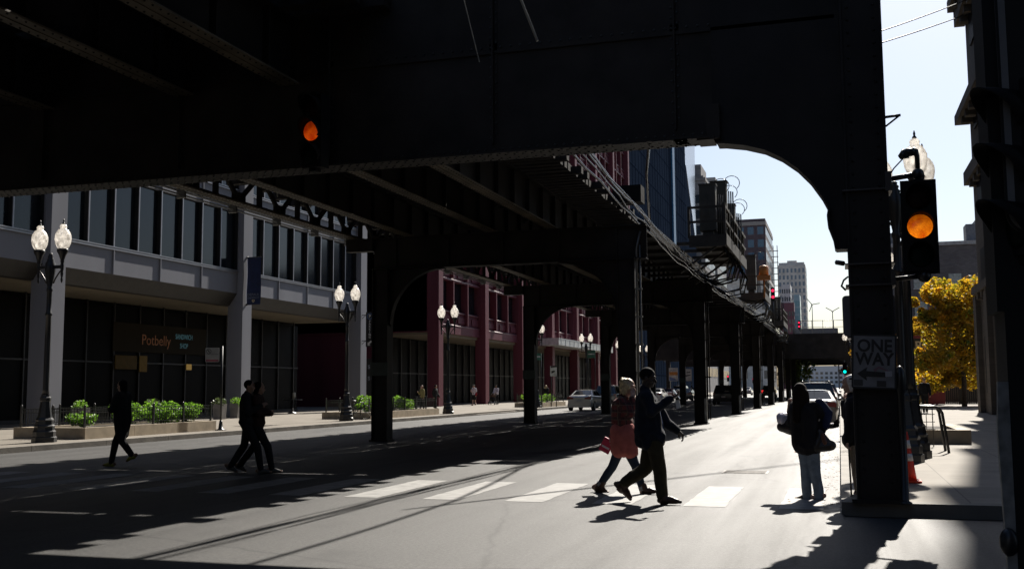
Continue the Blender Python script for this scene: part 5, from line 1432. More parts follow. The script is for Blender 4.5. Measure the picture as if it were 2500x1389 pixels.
planter('long stone kerbed planter behind the first left steel column', -24.2, -21.6, 46.5, 55.6, .34, 'low iron fence round the second left planter')
planter('short stone planter with a clipped hedge by the silver saloon', -23.6, -21.4, 76.5, 83.5, .34, 'low iron fence round the third planter')
sh_spots = [(-23.2,30.5,.75,.62,'tall yellow green shrub in the middle of the first planter'),(-22.6,31.6,.6,.55,'bright shrub behind the fence at the middle of the first planter'),(-22.5,32.7,.62,.6,'leafy shrub at the right end of the first planter'),(-23.5,32.5,.72,.6,'shrub at the back right of the first planter'),(-23.5,28.6,.4,.45,'small thin shrub behind the left part of the first fence'),
 (-22.5,48.2,.6,.6,'shrub beside the bicycle in the second planter'),(-22.4,51.0,.75,.7,'bright shrub just right of the first left column'),(-22.6,53.2,.5,.6,'low shrub near the right end of the second fence'),(-23.3,54.6,.55,.6,'yellowish shrub at the far end of the second planter'),(-23.3,49.6,.75,.6,'shrub at the back of the second planter hidden by the column')]
for i,(x,y,h,r_,lb) in enumerate(sh_spots): shrub(lb, (x,y,.45), r_, h*1.28, 20+i, 'shrubs in the left planters', n=900 if y < 40 else 560, s=.062 if y < 40 else .08)
for i,(y,lb) in enumerate(((77.6,'clipped shrub at the near end of the third planter'),(79.6,'clipped shrub in the middle of the third planter'),(81.8,'clipped shrub at the far end of the third planter'))): shrub(lb, (-22.5,y,.45), .75, .75, 50+i, 'shrubs in the left planters', n=520, s=.09, ry=1.1)
def pot(x, y, label, seed, h=.75):
    t = thing('plant_pot', label, 'plant pot', (x,y,.152), 'tall grey plant pots by the arcade')
    b = MB(); b.prism([(x-.2,.153),(x+.2,.153),(x+.27,.153+h),(x-.27,.153+h)],'y',y-.24,y+.24); part('pot', b, mat('grey_pot',(.22,.21,.2),.7), t)
    b = MB(); rnd = random.Random(seed); leaves(b, rnd, (x,y,.153+h+.12), (.32,.32,.22), 150, .06)
    for k in range(6): leaves(b, rnd, (x+rnd.uniform(-.3,.3),y+rnd.uniform(-.3,.3),.153+h-.02), (.1,.1,.16), 14, .05)
    part('plant', b, M_leafd if seed % 2 else M_leaf, t)
pot(-29.6,46.0,'grey pot with trailing plant under the no parking sign',61); pot(-29.9,48.0,'grey pot with a small plant beside the second grey pier',62); pot(-29.6,35.9,'grey pot with yellow green plant behind the nearest left lamp',64); pot(-29.3,40.3,'grey pot with a pale flowering plant behind the first planter',63)
def tree(label, x, y, z0, h, r, cz_, seed, n, s, m1, name='street_tree', trunk_r=.16):
    rnd = random.Random(seed); t = thing(name, label, 'tree', (x,y,z0))
    tr = MB(); top = Vector((x+.2,y,z0+h*.55)); tr.tube([(x,y,z0-.05),(x+.05,y,z0+h*.2),(x-.05,y+.05,z0+h*.4),top],[trunk_r*1.2,trunk_r,trunk_r*.8,trunk_r*.55],9)
    b = MB(); cl = []
    for k in range(20):
        a = k*2.399+rnd.uniform(-.3,.3); v = rnd.uniform(-.85,1); rad = r*math.sqrt(max(.08,1-v*v*.8))*rnd.uniform(.55,1.0)
        c = Vector((x+rad*math.cos(a), y+rad*math.sin(a), cz_+v*(z0+h-cz_)*.9)); cl.append(c)
        st_ = Vector((x,y,z0+h*rnd.uniform(.3,.52)))
        tr.tube([st_, st_.lerp(c,.5)+Vector((0,0,-.12)), c],[trunk_r*.35,trunk_r*.22,.015],5)
    for c in cl:
        rr_ = r*rnd.uniform(.2,.5); leaves(b, rnd, c, (rr_,rr_,rr_*.72), n//26, s)
        for q in range(3): leaves(b, rnd, c+Vector((rnd.gauss(0,rr_*.8),rnd.gauss(0,rr_*.8),rnd.gauss(0,rr_*.6))), (rr_*.35,)*3, n//160, s)
    leaves(b, rnd, (x,y,cz_+.3), (r*.8,r*.8,(z0+h-cz_)*.75), n//4, s); part('trunk', tr, M_bark, t); part('crown', b, m1, t); return t
tree('large yellow and green autumn tree over the black fence at the right', 8.2, 79, .15, 8.7, 3.3, 4.9, 5, 24000, .15, M_gold)
tree('smaller orange brown tree behind the car park sign', 5.3, 96, .15, 7.6, 2.3, 4.6, 6, 9000, .16, M_gold2)
tree('distant yellow green tree seen under the tracks', -5.6, 150, .02, 6.0, 2.4, 3.4, 8, 1500, .2, leaf_mat('far_leaf',((.12,.18,.02),(.25,.28,.03))))
tree('distant orange tree beside the white haired person', 2.0, 135, .15, 6.4, 1.7, 3.6, 9, 1500, .2, M_gold2)
tree('yellow tree mostly hidden behind the corner column', 3.4, 112, .15, 7.0, 2.0, 4.2, 12, 2500, .16, M_gold)
# ------------------------------------------------------------------ people
def cap(b, p, q, r0, r1, n=10):
    p, q = Vector(p), Vector(q); d = q-p; L_ = d.length
    if L_ < 1e-4: b.ball(p, max(r0,r1), n, 8); return
    d /= L_; up = Vector((0,0,1)) if abs(d.z) < .95 else Vector((1,0,0)); s = d.cross(up).normalized(); u = s.cross(d)
    st = [(-math.cos(a)*r0, math.sin(a)*r0) for a in (.08,.5,1.0,1.5708)] + [(L_-math.cos(a)*r1, math.sin(a)*r1) for a in (1.5708,2.14,2.64,3.06)]
    vs = []
    for (t_, r_) in st:
        for k in range(n):
            a = 2*math.pi*k/n; vs.append(p+d*t_+(s*math.cos(a)+u*math.sin(a))*r_)
    m_ = len(st); fs = [(i*n+k,i*n+(k+1)%n,(i+1)*n+(k+1)%n,(i+1)*n+k) for i in range(m_-1) for k in range(n)]
    fs += [tuple(range(n))[::-1], tuple(range((m_-1)*n,m_*n))]; b.add(vs, fs, True)
def chain(b, pts, rad):
    for i in range(len(pts)-1): cap(b, pts[i], pts[i+1], rad[i], rad[i+1])
def organic(name, b, mat_, parent, vox=.014, it=4, fold=0.0, fsc=7.0, xf=None):
    me = bpy.data.meshes.new(name); me.from_pydata([tuple(v) for v in b.v], [], b.f)
    bm = bmesh.new(); bm.from_mesh(me); bmesh.ops.recalc_face_normals(bm, faces=bm.faces); bm.to_mesh(me); bm.free()
    o = bpy.data.objects.new(name, me); COL.objects.link(o)
    md = o.modifiers.new('r','REMESH'); md.mode = 'VOXEL'; md.voxel_size = vox; md.use_smooth_shade = True
    ms = o.modifiers.new('s','SMOOTH'); ms.factor = .5; ms.iterations = it
    dg = bpy.context.evaluated_depsgraph_get(); dg.update()
    m2 = bpy.data.meshes.new_from_object(o.evaluated_get(dg)); bpy.data.objects.remove(o); bpy.data.meshes.remove(me)
    m2.name = name
    if fold:
        nn = [v.normal.copy() for v in m2.vertices]
        for v, nr in zip(m2.vertices, nn):
            c = v.co; k = mnoise.noise(Vector((c.x*fsc,c.y*fsc,c.z*fsc*.45)))+.5*mnoise.noise(Vector((c.x*fsc*2.3,c.y*fsc*2.3,c.z*fsc*1.2+5)))
            v.co = c+nr*(k*fold)
    off = Vector(root_of(parent).location); m2.transform(Matrix.Translation(-off))
    m2.materials.clear(); m2.materials.append(mat_)
    for p in m2.polygons: p.use_smooth = True
    o = bpy.data.objects.new(name, m2); COL.objects.link(o); o.parent = parent; return o
def hand(b, wr, dr, palm_n, side=1, curl=.5, sc=1.0, bend=None):
    """palm and five separate bent fingers; dr = direction of the hand, palm_n = direction the palm faces"""
    dr = Vector(dr).normalized(); pn = Vector(palm_n); pn = (pn-dr*pn.dot(dr)).normalized(); ac = dr.cross(pn)*side
    wr = Vector(wr); k = sc
    for i in range(4):
        o = (i-1.5)*.019*k; cap(b, wr+ac*o*.7+dr*.012*k, wr+ac*o+dr*.088*k, .015*k, .0125*k, 8)
    ln = (.068,.078,.072,.055)
    for i in range(4):
        o = (i-1.5)*.020*k; p = wr+ac*o+dr*.088*k; a = 0
        for j, f in enumerate((.45,.32,.23)):
            a += curl*(.55+.12*i) if j == 0 else curl*.75
            q = p+(dr*math.cos(a)+pn*math.sin(a))*ln[i]*f*1.15*k; cap(b, p, q, (.0098-.0009*j)*k, (.0092-.0011*j)*k, 8); p = q
    p = wr-ac*.022*k+dr*.025*k; q = p+(-ac*.6+dr*.6+pn*.35).normalized()*.042*k; r_ = q+(-ac*.15+dr*.8+pn*.55).normalized()*.034*k
    cap(b, p, q, .0145*k, .0115*k, 8); cap(b, q, r_, .0115*k, .0092*k, 8)
def headmesh(b, c, fw, up, s=1.0):
    c = Vector(c); f = Vector(fw).normalized(); u = Vector(up); u = (u-f*u.dot(f)).normalized(); r_ = f.cross(u)
    M = Matrix((r_,f,u)).transposed()
    b.ball(c+u*.025*s, (.074*s,.094*s,.098*s), 16, 12, M)
    b.ball(c+f*.02*s-u*.05*s, (.058*s,.072*s,.07*s), 14, 10, M)
    b.ball(c+f*.07*s-u*.085*s, (.03*s,.024*s,.022*s), 10, 8, M)
    cap(b, c+f*.088*s+u*.005*s, c+f*.112*s-u*.03*s, .010*s, .015*s, 8)
    cap(b, c+f*.082*s+u*.03*s-r_*.04*s, c+f*.082*s+u*.03*s+r_*.04*s, .014*s, .014*s, 8)
    for z in (-.052,-.063): cap(b, c+f*.09*s+u*z*s-r_*.018*s, c+f*.09*s+u*z*s+r_*.018*s, .007*s, .007*s, 8)
    for sg_ in (-1,1): b.ball(c+r_*sg_*.076*s-f*.008*s-u*.01*s, (.012*s,.02*s,.033*s), 8, 8, M); b.ball(c+f*.06*s-u*.025*s+r_*sg_*.042*s, (.022*s,.025*s,.02*s), 8, 6, M)
    return f, r_, u
def shoe(b, heel, toe, k=1.0, boot=0.0, ank=None, hl=0.0):
    heel, toe = Vector(heel), Vector(toe); d = (toe-heel).normalized(); up = Vector((0,0,1)); up = (up-d*up.dot(d)).normalized(); L_ = (toe-heel).length
    cap(b, heel+d*.035*k+up*.04*k, heel+d*L_*.55+up*.045*k, .038*k, .046*k); cap(b, heel+d*L_*.5+up*.042*k, toe-d*.035*k+up*.03*k, .046*k, .03*k)
    cap(b, heel+d*.03*k+up*.018*k, toe-d*.04*k+up*.016*k, .02*k, .018*k)
    if ank is not None: cap(b, heel+d*.055*k+up*.05*k, Vector(ank)+(Vector(ank)-heel)*.25, .05*k, .056*k)
    cap(b, heel+d*.03*k+up*.01*k, heel+d*.07*k+up*.01*k, .03*k, .03*k)
SKIN = {'dark': mat('deep_brown_skin',(.028,.015,.010),.55,var=.1), 'light': mat('fair_skin',(.42,.26,.2),.5,var=.08), 'mid': mat('tan_skin',(.26,.15,.1),.5,var=.1)}
def cloth(name, col, rough=.85, var=.25, sc=9): return mat(name, col, rough, spec=.25, var=var, scale=sc, bump=.25, bscale=160)

def person(label, J, skin, wear, vox=.014, group=None, hs=1.0, hands=(None,None), base=None):
    """J: joints in the world. wear: list of garments (name, material, dict)."""
    t = thing('person', label, 'person', base, group)
    V = {k: Vector(v) for k, v in J.items() if k != 'curl'}
    f = V['face'].normalized(); 
    b = MB()
    headmesh(b, V['head'], f, V.get('headup', Vector((0,0,1))), hs)
    cap(b, V['neck'], V['head']-Vector((0,0,.05)), .058*hs, .055*hs); cap(b, V['neck'], V['chest'], .075, .11)
    sd_ = (V['shr']-V['shl']).normalized()
    for s_ in (-1,1): cap(b, V['chest']+sd_*.06*s_, V['pelvis']+sd_*.05*s_, .105, .11)
    for k in ('l','r'):
        cap(b, V['chest']+Vector((0,0,.08)), V['sh'+k], .08, .055)
        chain(b, [V['sh'+k],V['el'+k],V['wr'+k]], [.05,.04,.027])
        d = V['wr'+k]-V['el'+k]; d = V.get('hd'+k, d)
        hand(b, V['wr'+k], d, V.get('pn'+k, -f if f else Vector((0,1,0))), 1 if k=='r' else -1, J.get('curl',.5) if not isinstance(J.get('curl'),dict) else J['curl'][k], hs)
        chain(b, [V['hip'+k],V['kn'+k],V['an'+k]], [.085,.058,.038]); cap(b, V['an'+k], V['he'+k]+Vector((0,0,.05)), .038,.035); cap(b, V['he'+k]+Vector((0,0,.04)), V['to'+k]+Vector((0,0,.03)), .033,.025)
    organic('body', b, skin, t, vox*.55 if vox < .016 else vox*.8, 2)
    for g in wear:
        nm, m_, kw = g; q = MB(); fold = kw.get('fold',.006); vx = kw.get('vox',vox)
        e = kw.get('ease',.02)
        if nm in ('jacket','coat','shirt','plaid_jacket'):
            for s_ in (-1,1):
                cap(q, V['chest']+sd_*.075*s_+Vector((0,0,.03)), V['chest'].lerp(V['pelvis'],kw.get('tor',1.0))+sd_*.07*s_, .105+e, .112+e)
                cap(q, V['chest']+Vector((0,0,.12)), V['shl' if s_<0 else 'shr'], .075+e*.6, .058+e)
            cap(q, V['chest']+Vector((0,0,.1)), V['neck']+Vector((0,0,.01)), .1, .068+e*.3)
            for k in ('l','r'):
                sl = kw.get('sleeve',1.0); w_ = V['el'+k].lerp(V['wr'+k], sl) if sl > 0 else V['sh'+k].lerp(V['el'+k], .75)
                if sl > 0: chain(q, [V['sh'+k],V['el'+k],w_], [.06+e,.05+e*.8,.042+e*.5])
                else: cap(q, V['sh'+k], w_, .06+e, .055+e)
            for (bp,bq,b0,b1) in kw.get('bulk',[]): cap(q, bp, bq, b0, b1, 14)
            hem = kw.get('hem')
            if hem is not None:
                P = V['chest'].lerp(V['pelvis'],kw.get('tor',1.0)); H = Vector(hem); r0, r1 = kw.get('flare',(.13,.17))
                for s_ in (-1,1): cap(q, P+sd_*.06*s_, H+sd_*.08*s_, r0+e, r1*.55)
                cap(q, P, H, r0, r1*.62)
                if 'hemf' in kw:
                    for hf in kw['hemf']: cap(q, P, Vector(hf), r0*.8, .075)
        elif nm in ('trousers','jeans','leggings','shorts'):
            cap(q, V['pelvis']+Vector((0,0,.1)), V['pelvis'], .125+e*.4, .13+e*.4)
            r_ = kw.get('r',(.095,.07,.055))
            for k in ('l','r'):
                cap(q, V['pelvis'], V['hip'+k], .11+e*.3, .1+e*.3)
                if nm == 'shorts': cap(q, V['hip'+k], V['hip'+k].lerp(V['kn'+k],.85), .1+e, .09+e)
                else: chain(q, [V['hip'+k],V['kn'+k],V['an'+k]+(V['an'+k]-V['kn'+k]).normalized()*kw.get('drop',0)], [r_[0]+e*.4,r_[1]+e*.4,r_[2]+e*.4])
        elif nm == 'skirt':
            for (bp,bq,b0,b1) in kw.get('bulk',[]): cap(q, bp, bq, b0, b1, 14)
            H = Vector(kw['hem']); P = V['pelvis']+Vector((0,0,.12)); r0, r1 = kw['flare']
            for dx in (-1,0,1): cap(q, P+f*.03*dx, H+f*dx*r1*.62, r0, r1*.5)
            for s_ in (-1,1): cap(q, P, H+sd_*s_*r1*.4, r0, r1*.5)
        elif nm == 'shoes':
            for k in ('l','r'):
                q = MB(); shoe(q, V['he'+k], V['to'+k], kw.get('k',1.0), ank=V['an'+k] if kw.get('boot') else None)
                organic('shoe', q, m_, t, min(vx,.012), 3, fold, 7.0)
            continue
        elif nm == 'hair':
            h = V['head']; u = V.get('headup', Vector((0,0,1))); u = (u-f*u.dot(f)).normalized() if nm == 'hair' and kw.get('style','short') == 'short' else Vector((0,0,1)); r_ = f.cross(u)
            M = Matrix((r_,f,u)).transposed(); s = hs
            st = kw.get('style','short')
            q.ball(h+u*.036*s-f*.014*s, (.083*s,.1*s,.096*s), 14, 10, M)
            if st in ('bob','long','curly'):
                for s_ in (-1,1): cap(q, h+u*.05*s+r_*s_*.055*s-f*.02*s, h-u*.08*s+r_*s_*.07*s-f*.03*s, .04*s,.035*s)
                cap(q, h+u*.03*s-f*.05*s, h-u*.1*s-f*.065*s, .07*s,.055*s)
            if st == 'curly':
                rd = random.Random(4)
                for _ in range(46):
                    a = rd.uniform(0,6.28); z = rd.uniform(-.7,1); q.ball(h+u*(.02+.095*z)*s+(r_*math.cos(a)*.085+f*(math.sin(a)*.085-.03))*math.sqrt(1-.7*z*z)*s, .026*s, 7, 5)
            if st == 'long':
                L_ = kw.get('len',.3)
                for s_ in (-1,0,1): cap(q, h-u*.02*s+r_*s_*.05*s-f*.05*s, h-u*L_+r_*s_*.06*kw.get('wide',1)-f*.075, .065*s,.05*s)
            vx = min(vx,.012); fold = kw.get('fold',.006)
        elif nm == 'cap':
            h = V['head']; u = Vector((0,0,1)); r_ = f.cross(u); M = Matrix((r_,f,u)).transposed()
            q.ball(h+u*.06, (.085,.1,.075), 14, 10, M); q.ball(h+u*.055+f*.1, (.065,.07,.012), 12, 6, M); vx = min(vx,.014)
        fs = kw.get('fsc',7.0)
        organic(kw.get('as',nm), q, m_, t, vx, kw.get('it',4), fold, fs)
    return t

# -- the man crossing with a phone
Y = 14.63
def PX_(Yb): return lambda px, py, dy=0.0: atY(px, py, Yb+dy)
P = PX_(14.63)
J1 = dict(head=P(1581,922), face=(1,.02,-.22), headup=(.15,0,1), neck=P(1575,951), chest=P(1580,985), pelvis=P(1593,1068), shl=P(1582,970,.19), shr=P(1580,970,-.17),
  elr=P(1590,1004,-.22), wrr=P(1637,973,-.12), hdr=(1,.15,.45), pnr=(-.2,.2,1), ell=P(1626,1030,.24), wrl=P(1653,1050,.26), hdl=(.8,0,-.75), pnl=(-.4,-.4,-.5),
  hipl=P(1590,1076,.09), hipr=P(1597,1076,-.09), knr=P(1609,1143,-.08), anr=P(1617,1208,-.07), her=P(1610,1229,-.08), tor=P(1661,1230,-.1),
  knl=P(1577,1142,.1), anl=P(1527,1177,.11), hel=P(1504,1189,.11), tol=P(1539,1223,.12), curl=dict(l=.75,r=.8))
M_navy = cloth('navy_jacket_cloth', (.008,.011,.02), var=.4); M_kh = cloth('dark_khaki_cloth',(.04,.033,.017)); M_boot = mat('brown_boot_leather',(.045,.017,.009),.45,var=.3,scale=14)
M_hairb = mat('black_hair',(.005,.004,.004),.8,spec=.1,var=.3,scale=40); M_bluej = cloth('blue_denim_cloth',(.02,.06,.19))
man = person('man crossing in a dark navy jacket and khaki trousers looking at a phone', J1, SKIN['dark'],
  [('jacket', M_navy, dict(ease=.04, hem=P(1588,1076), flare=(.15,.24), fold=.018, sleeve=.97, bulk=[(P(1573,978,.06),P(1573,1055,.07),.13,.14),(P(1573,978,-.06),P(1573,1055,-.07),.13,.14),(P(1590,1000,.05),P(1596,1064,.06),.12,.13),(P(1590,1000,-.05),P(1596,1064,-.06),.12,.13),(P(1566,1040,.05),P(1568,1076,.05),.1,.1),(P(1566,1040,-.05),P(1568,1076,-.05),.1,.1)])),
   ('trousers', M_kh, dict(ease=.03, fold=.012, r=(.108,.086,.072), drop=.0)),
   ('shoes', M_boot, dict(boot=True, fold=.002, k=1.22)), ('hair', M_hairb, dict(style='short', fold=.002))], vox=.012, base=(-2.6,14.63,0), hs=1.12)
q = MB(); cap(q, P(1584,962,-.1), P(1607,1000,-.08), .016,.018); cap(q, P(1584,962,.1), P(1609,1003,.08), .018,.02); cap(q, P(1606,998,0), P(1615,1060,.06), .03,.05)
organic('shirt_front', q, M_bluej, man, .012, 3, .004)
q = MB(); chain(q, [P(1614,1018,.235),P(1627,1031,.245),P(1650,1048,.262)],[.062,.058,.05]); organic('blue_sleeve', q, M_bluej, man, .012, 3, .006)
b = MB(); c = P(1651,962,-.1); b.obox(c, (.009,.075,.15), Matrix.Rotation(R(-38),3,'Y')); solo('phone', b, mat('phone_black',(.01,.01,.012),.15), 'dark phone held up in the crossing man\'s hand', 'phone', tuple(c))
b = MB(); A = [P(1648,976,-.06),P(1658,975,-.06),P(1662,994,-.07),P(1652,998,-.05)]; b.add(A+[p+Vector((0,.004,0)) for p in A],[(0,1,2,3),(7,6,5,4),(0,4,5,1),(1,5,6,2),(2,6,7,3),(3,7,4,0)])
solo('paper_sheet', b, mat('white_paper',(.7,.7,.72),.7), 'folded white paper hanging from the crossing man\'s hand', 'paper', tuple(A[0]))

# -- the woman crossing beside him
P = PX_(15.95)
J2 = dict(head=P(1533,945), face=(.95,-.1,-.12), neck=P(1524,971), chest=P(1520,1000), pelvis=P(1524,1075), shl=P(1522,982,.16), shr=P(1517,983,-.15),
  elr=P(1539,1010,-.16), wrr=P(1543,976,-.1), hdr=(.12,.25,1), pnr=(-.6,.8,0), ell=P(1508,1030,.2), wrl=P(1496,1066,.22), hdl=(-.2,0,-1), pnl=(.5,-.5,0),
  hipr=P(1529,1085,-.08), hipl=P(1517,1085,.08), knr=P(1553,1139,-.06), anr=P(1568,1189,-.05), her=P(1567,1209,-.05), tor=P(1606,1203,-.06),
  knl=P(1494,1142,.08), anl=P(1467,1180,.08), hel=P(1450,1196,.08), tol=P(1484,1206,.08), curl=dict(l=.95,r=.55))
def plaid():
    m_ = bpy.data.materials.new('red_plaid_flannel'); m_.use_nodes = True; t = m_.node_tree; b = t.nodes['Principled BSDF']; N = t.nodes.new; L = t.links.new
    tc = N('ShaderNodeTexCoord'); sp = N('ShaderNodeSeparateXYZ'); L(tc.outputs['Object'], sp.inputs[0])
    def stripe(src, sc, th):
        a = N('ShaderNodeMath'); a.operation = 'MULTIPLY'; a.inputs[1].default_value = sc; L(src, a.inputs[0])
        f_ = N('ShaderNodeMath'); f_.operation = 'FRACT'; L(a.outputs[0], f_.inputs[0])
        g_ = N('ShaderNodeMath'); g_.operation = 'LESS_THAN'; g_.inputs[1].default_value = th; L(f_.outputs[0], g_.inputs[0]); return g_.outputs[0]
    def mixc(fac, A, B):
        q = N('ShaderNodeMix'); q.data_type = 'RGBA'; L(fac, q.inputs[0])
        if isinstance(A, tuple): q.inputs[6].default_value = A+(1,)
        else: L(A, q.inputs[6])
        q.inputs[7].default_value = B+(1,); return q.outputs[2]
    ad = N('ShaderNodeMath'); ad.operation = 'ADD'; L(sp.outputs[0], ad.inputs[0]); L(sp.outputs[1], ad.inputs[1])
    c = mixc(stripe(sp.outputs[2], 9, .4), (.115,.02,.018), (.035,.012,.014)); c = mixc(stripe(ad.outputs[0], 9, .4), c, (.05,.014,.016))
    c = mixc(stripe(sp.outputs[2], 9.02, .07), c, (.11,.08,.06)); c = mixc(stripe(ad.outputs[0], 9.02, .07), c, (.10,.075,.055))
    L(c, b.inputs['Base Color']); b.inputs['Roughness'].default_value = .9; return m_
M_plaid = plaid(); M_rose = cloth('dusty_rose_quilt',(.36,.10,.085), var=.2); M_jean = cloth('dark_denim',(.02,.03,.05)); M_blond = mat('blonde_hair',(.42,.32,.18),.55,var=.3,scale=30)
wm = person('blonde woman crossing in a plaid jacket over a rose skirt, hand at her face', J2, SKIN['light'],
  [('plaid_jacket', M_plaid, dict(ease=.03, tor=.45, hem=P(1518,1040), flare=(.13,.13), fold=.012, bulk=[(P(1513,990,.04),P(1511,1035,.05),.12,.12),(P(1513,990,-.04),P(1511,1035,-.05),.12,.12)])), ('skirt', M_rose, dict(hem=P(1524,1100), flare=(.155,.2), fold=.01, fsc=9, bulk=[(P(1512,1050,.08),P(1510,1098,.09),.14,.12),(P(1512,1050,-.08),P(1510,1098,-.09),.14,.12),(P(1530,1050,.08),P(1539,1100,.09),.14,.11),(P(1530,1050,-.09),P(1539,1100,-.1),.14,.12),(P(1522,1060,-.12),P(1523,1095,-.12),.12,.12)])),
   ('jeans', M_jean, dict(ease=.016, r=(.088,.066,.052), fold=.008)), ('shoes', M_boot, dict(boot=True, fold=.002, k=1.15)), ('hair', M_blond, dict(style='curly', fold=.022, fsc=26))], vox=.012, base=(-3.2,15.95,0), hs=1.08)
q = MB()
for k in ('r','l'):
    a = Vector(J2['an'+k]); d = (a-Vector(J2['kn'+k])).normalized(); q.cyl(a-d*.02,a+d*.045,.062,.06,14)
part('cuff', q, mat('pale_denim_cuff',(.25,.25,.26),.8), wm)
b = MB(); cc_ = P(1481,1087,.2); b.obox(cc_, (.17,.035,.22), Matrix.Rotation(R(28),3,'Y')); bk = solo('book', b, mat('red_book_cover',(.5,.015,.06),.45,var=.1), 'bright red book held low behind the blonde woman', 'book', tuple(cc_))
b = MB(); Mb_ = Matrix.Rotation(R(28),3,'Y'); b.obox(cc_+Mb_@Vector((0,-.0185,-.03)), (.13,.002,.03), Mb_); part('white_band', b, mat('book_white',(.6,.55,.55),.5), bk)

# -- the woman standing with her back turned
P = PX_(15.72)
J3 = dict(head=P(1952,957), face=(-.35,.93,-.1), neck=P(1957,984), chest=P(1962,1012), pelvis=P(1970,1086), shl=P(1941,993,.08), shr=P(1990,995,-.05),
  ell=P(1932,1030,.16), wrl=P(1918,1040,.3), hdl=(-.5,.8,-.05), pnl=(0,0,1), elr=P(2019,1018,.0), wrr=P(2004,1056,-.03), hdr=(-.1,0,-1), pnr=(-1,0,0),
  hipl=P(1962,1096,.02), hipr=P(1984,1096,-.02), knl=P(1967,1150,.05), anl=P(1971,1207,.05), hel=P(1985,1222,.02), tol=P(1943,1222,.1),
  knr=P(1991,1151,-.03), anr=P(1999,1206,0), her=P(2012,1217,-.02), tor=P(1978,1216,.12), curl=.8)
M_blk = cloth('black_coat_cloth',(.009,.009,.012), var=.4); M_dj = cloth('faded_blue_jeans',(.16,.20,.25), var=.3); M_brn_h = mat('dark_brown_hair',(.010,.006,.0045),.75,spec=.12,var=.4,scale=30)
w3 = person('woman standing in the road in a dark jacket and blue jeans, back turned', J3, SKIN['light'],
  [('jacket', M_blk, dict(ease=.03, hem=P(1967,1080), flare=(.13,.18), fold=.022)), ('jeans', M_dj, dict(ease=.018, r=(.09,.068,.062), drop=.05, fold=.01)),
   ('shoes', mat('dark_shoe',(.02,.014,.012),.5), dict(fold=.001)), ('hair', M_brn_h, dict(style='long', len=.4, fold=.008, wide=1.5))], vox=.012, base=(-.5,15.72,0), hs=1.05)
q = MB(); chain(q, [P(2000,984,-.03),P(2021,1008,-.03),P(2016,1040,-.04)],[.07,.075,.06]); organic('blue_sleeve', q, cloth('navy_padded_cloth',(.012,.02,.06)), w3, .012, 3, .012)
b = MB()
for z in (0,1): pass
q = MB(); cap(q, P(2000,1054,-.1), P(2022,1088,-.1), .05,.075); cap(q, P(1990,1092,-.1), P(2028,1087,-.1), .07,.08); cap(q,P(2003,1062,-.1),P(1994,1088,-.1),.06,.08)
bag = thing('handbag', 'dark slouchy bag with brown panel hanging at the standing woman\'s side', 'bag', tuple(P(2010,1085,-.1)))
organic('bag_body', q, mat('black_bag_leather',(.012,.01,.01),.4), bag, .013, 4, .008); q = MB(); cap(q, P(2008,1060,-.155), P(2014,1080,-.165), .03,.035); organic('bag_panel', q, mat('brown_bag_panel',(.09,.03,.015),.5), bag, .012, 3)
bk_ = thing('shopping_bag', 'white plastic wrapped bundle in a dark bag carried in front of her', 'bag', tuple(P(1918,1035,.3)))
q = MB(); q.ball(P(1916,1024,.3),(.12,.11,.1)); q.ball(P(1908,1020,.32),(.07,.09,.075)); organic('white_wrap', q, mat('white_plastic_film',(.5,.48,.55),.25,spec=.7), bk_, .013, 3, .018, 14)
q = MB(); cap(q, P(1909,1042,.3), P(1934,1048,.22), .075,.09); organic('dark_bag', q, mat('black_bag_leather',(.012,.01,.01),.4), bk_, .013, 3, .008)
q = MB(); cap(q, P(1929,978,.2), P(1929,1008,.22), .035,.05); organic('scarf', q, cloth('pale_scarf',(.3,.2,.17)), w3, .013, 3, .01)

# -- the old person behind the corner column
P = PX_(14.95)
J4 = dict(head=P(2075,938), face=(-.9,.1,-.15), neck=P(2082,968), chest=P(2084,1000), pelvis=P(2089,1070), shl=P(2080,985,.17), shr=P(2083,985,-.17),
  ell=P(2068,1012,.18), wrl=P(2062,985,.1), hdl=(-.1,-.2,1), pnl=(1,0,0), elr=P(2080,1028,-.2), wrr=P(2070,1072,-.2), hdr=(-.2,0,-1), pnr=(1,.2,0),
  hipl=P(2089,1085,.09), hipr=P(2091,1085,-.09), knl=P(2092,1140,.09), anl=P(2098,1192,.09), hel=P(2104,1207,.09), tol=P(2088,1209,.1), knr=P(2094,1140,-.09), anr=P(2100,1193,-.09), her=P(2107,1210,-.09), tor=P(2090,1212,-.09), curl=.9)
person('white haired old person in a dark coat and tan trousers with a stick', J4, SKIN['light'],
  [('coat', M_blk, dict(ease=.04, hem=P(2082,1072), flare=(.15,.23), fold=.01)), ('trousers', cloth('tan_trouser_cloth',(.30,.24,.17)), dict(ease=.025, fold=.008)), ('shoes', mat('dark_shoe',(.02,.014,.012),.5), dict(fold=.001)),
   ('hair', mat('white_hair',(.6,.58,.55),.6,var=.2,scale=30), dict(style='bob', fold=.006))], vox=.012, base=(.2,14.95,.152))
b = MB(); b.tube([P(2068,1076,-.2),P(2072,1090,-.2),P(2079,1214,-.2)],[.014,.012,.012],7); b.tube([P(2080,1068,-.2),P(2074,1064,-.2),P(2068,1070,-.2),P(2068,1078,-.2)],.013,6); b.cyl(P(2079,1210,-.2),P(2079.5,1217,-.2),.02,.022,8)
solo('walking_stick', b, mat('stick_wood',(.02,.015,.012),.5), 'thin dark walking stick standing on the kerb beside the corner column', 'walking stick', tuple(P(2079,1214,-.2)))

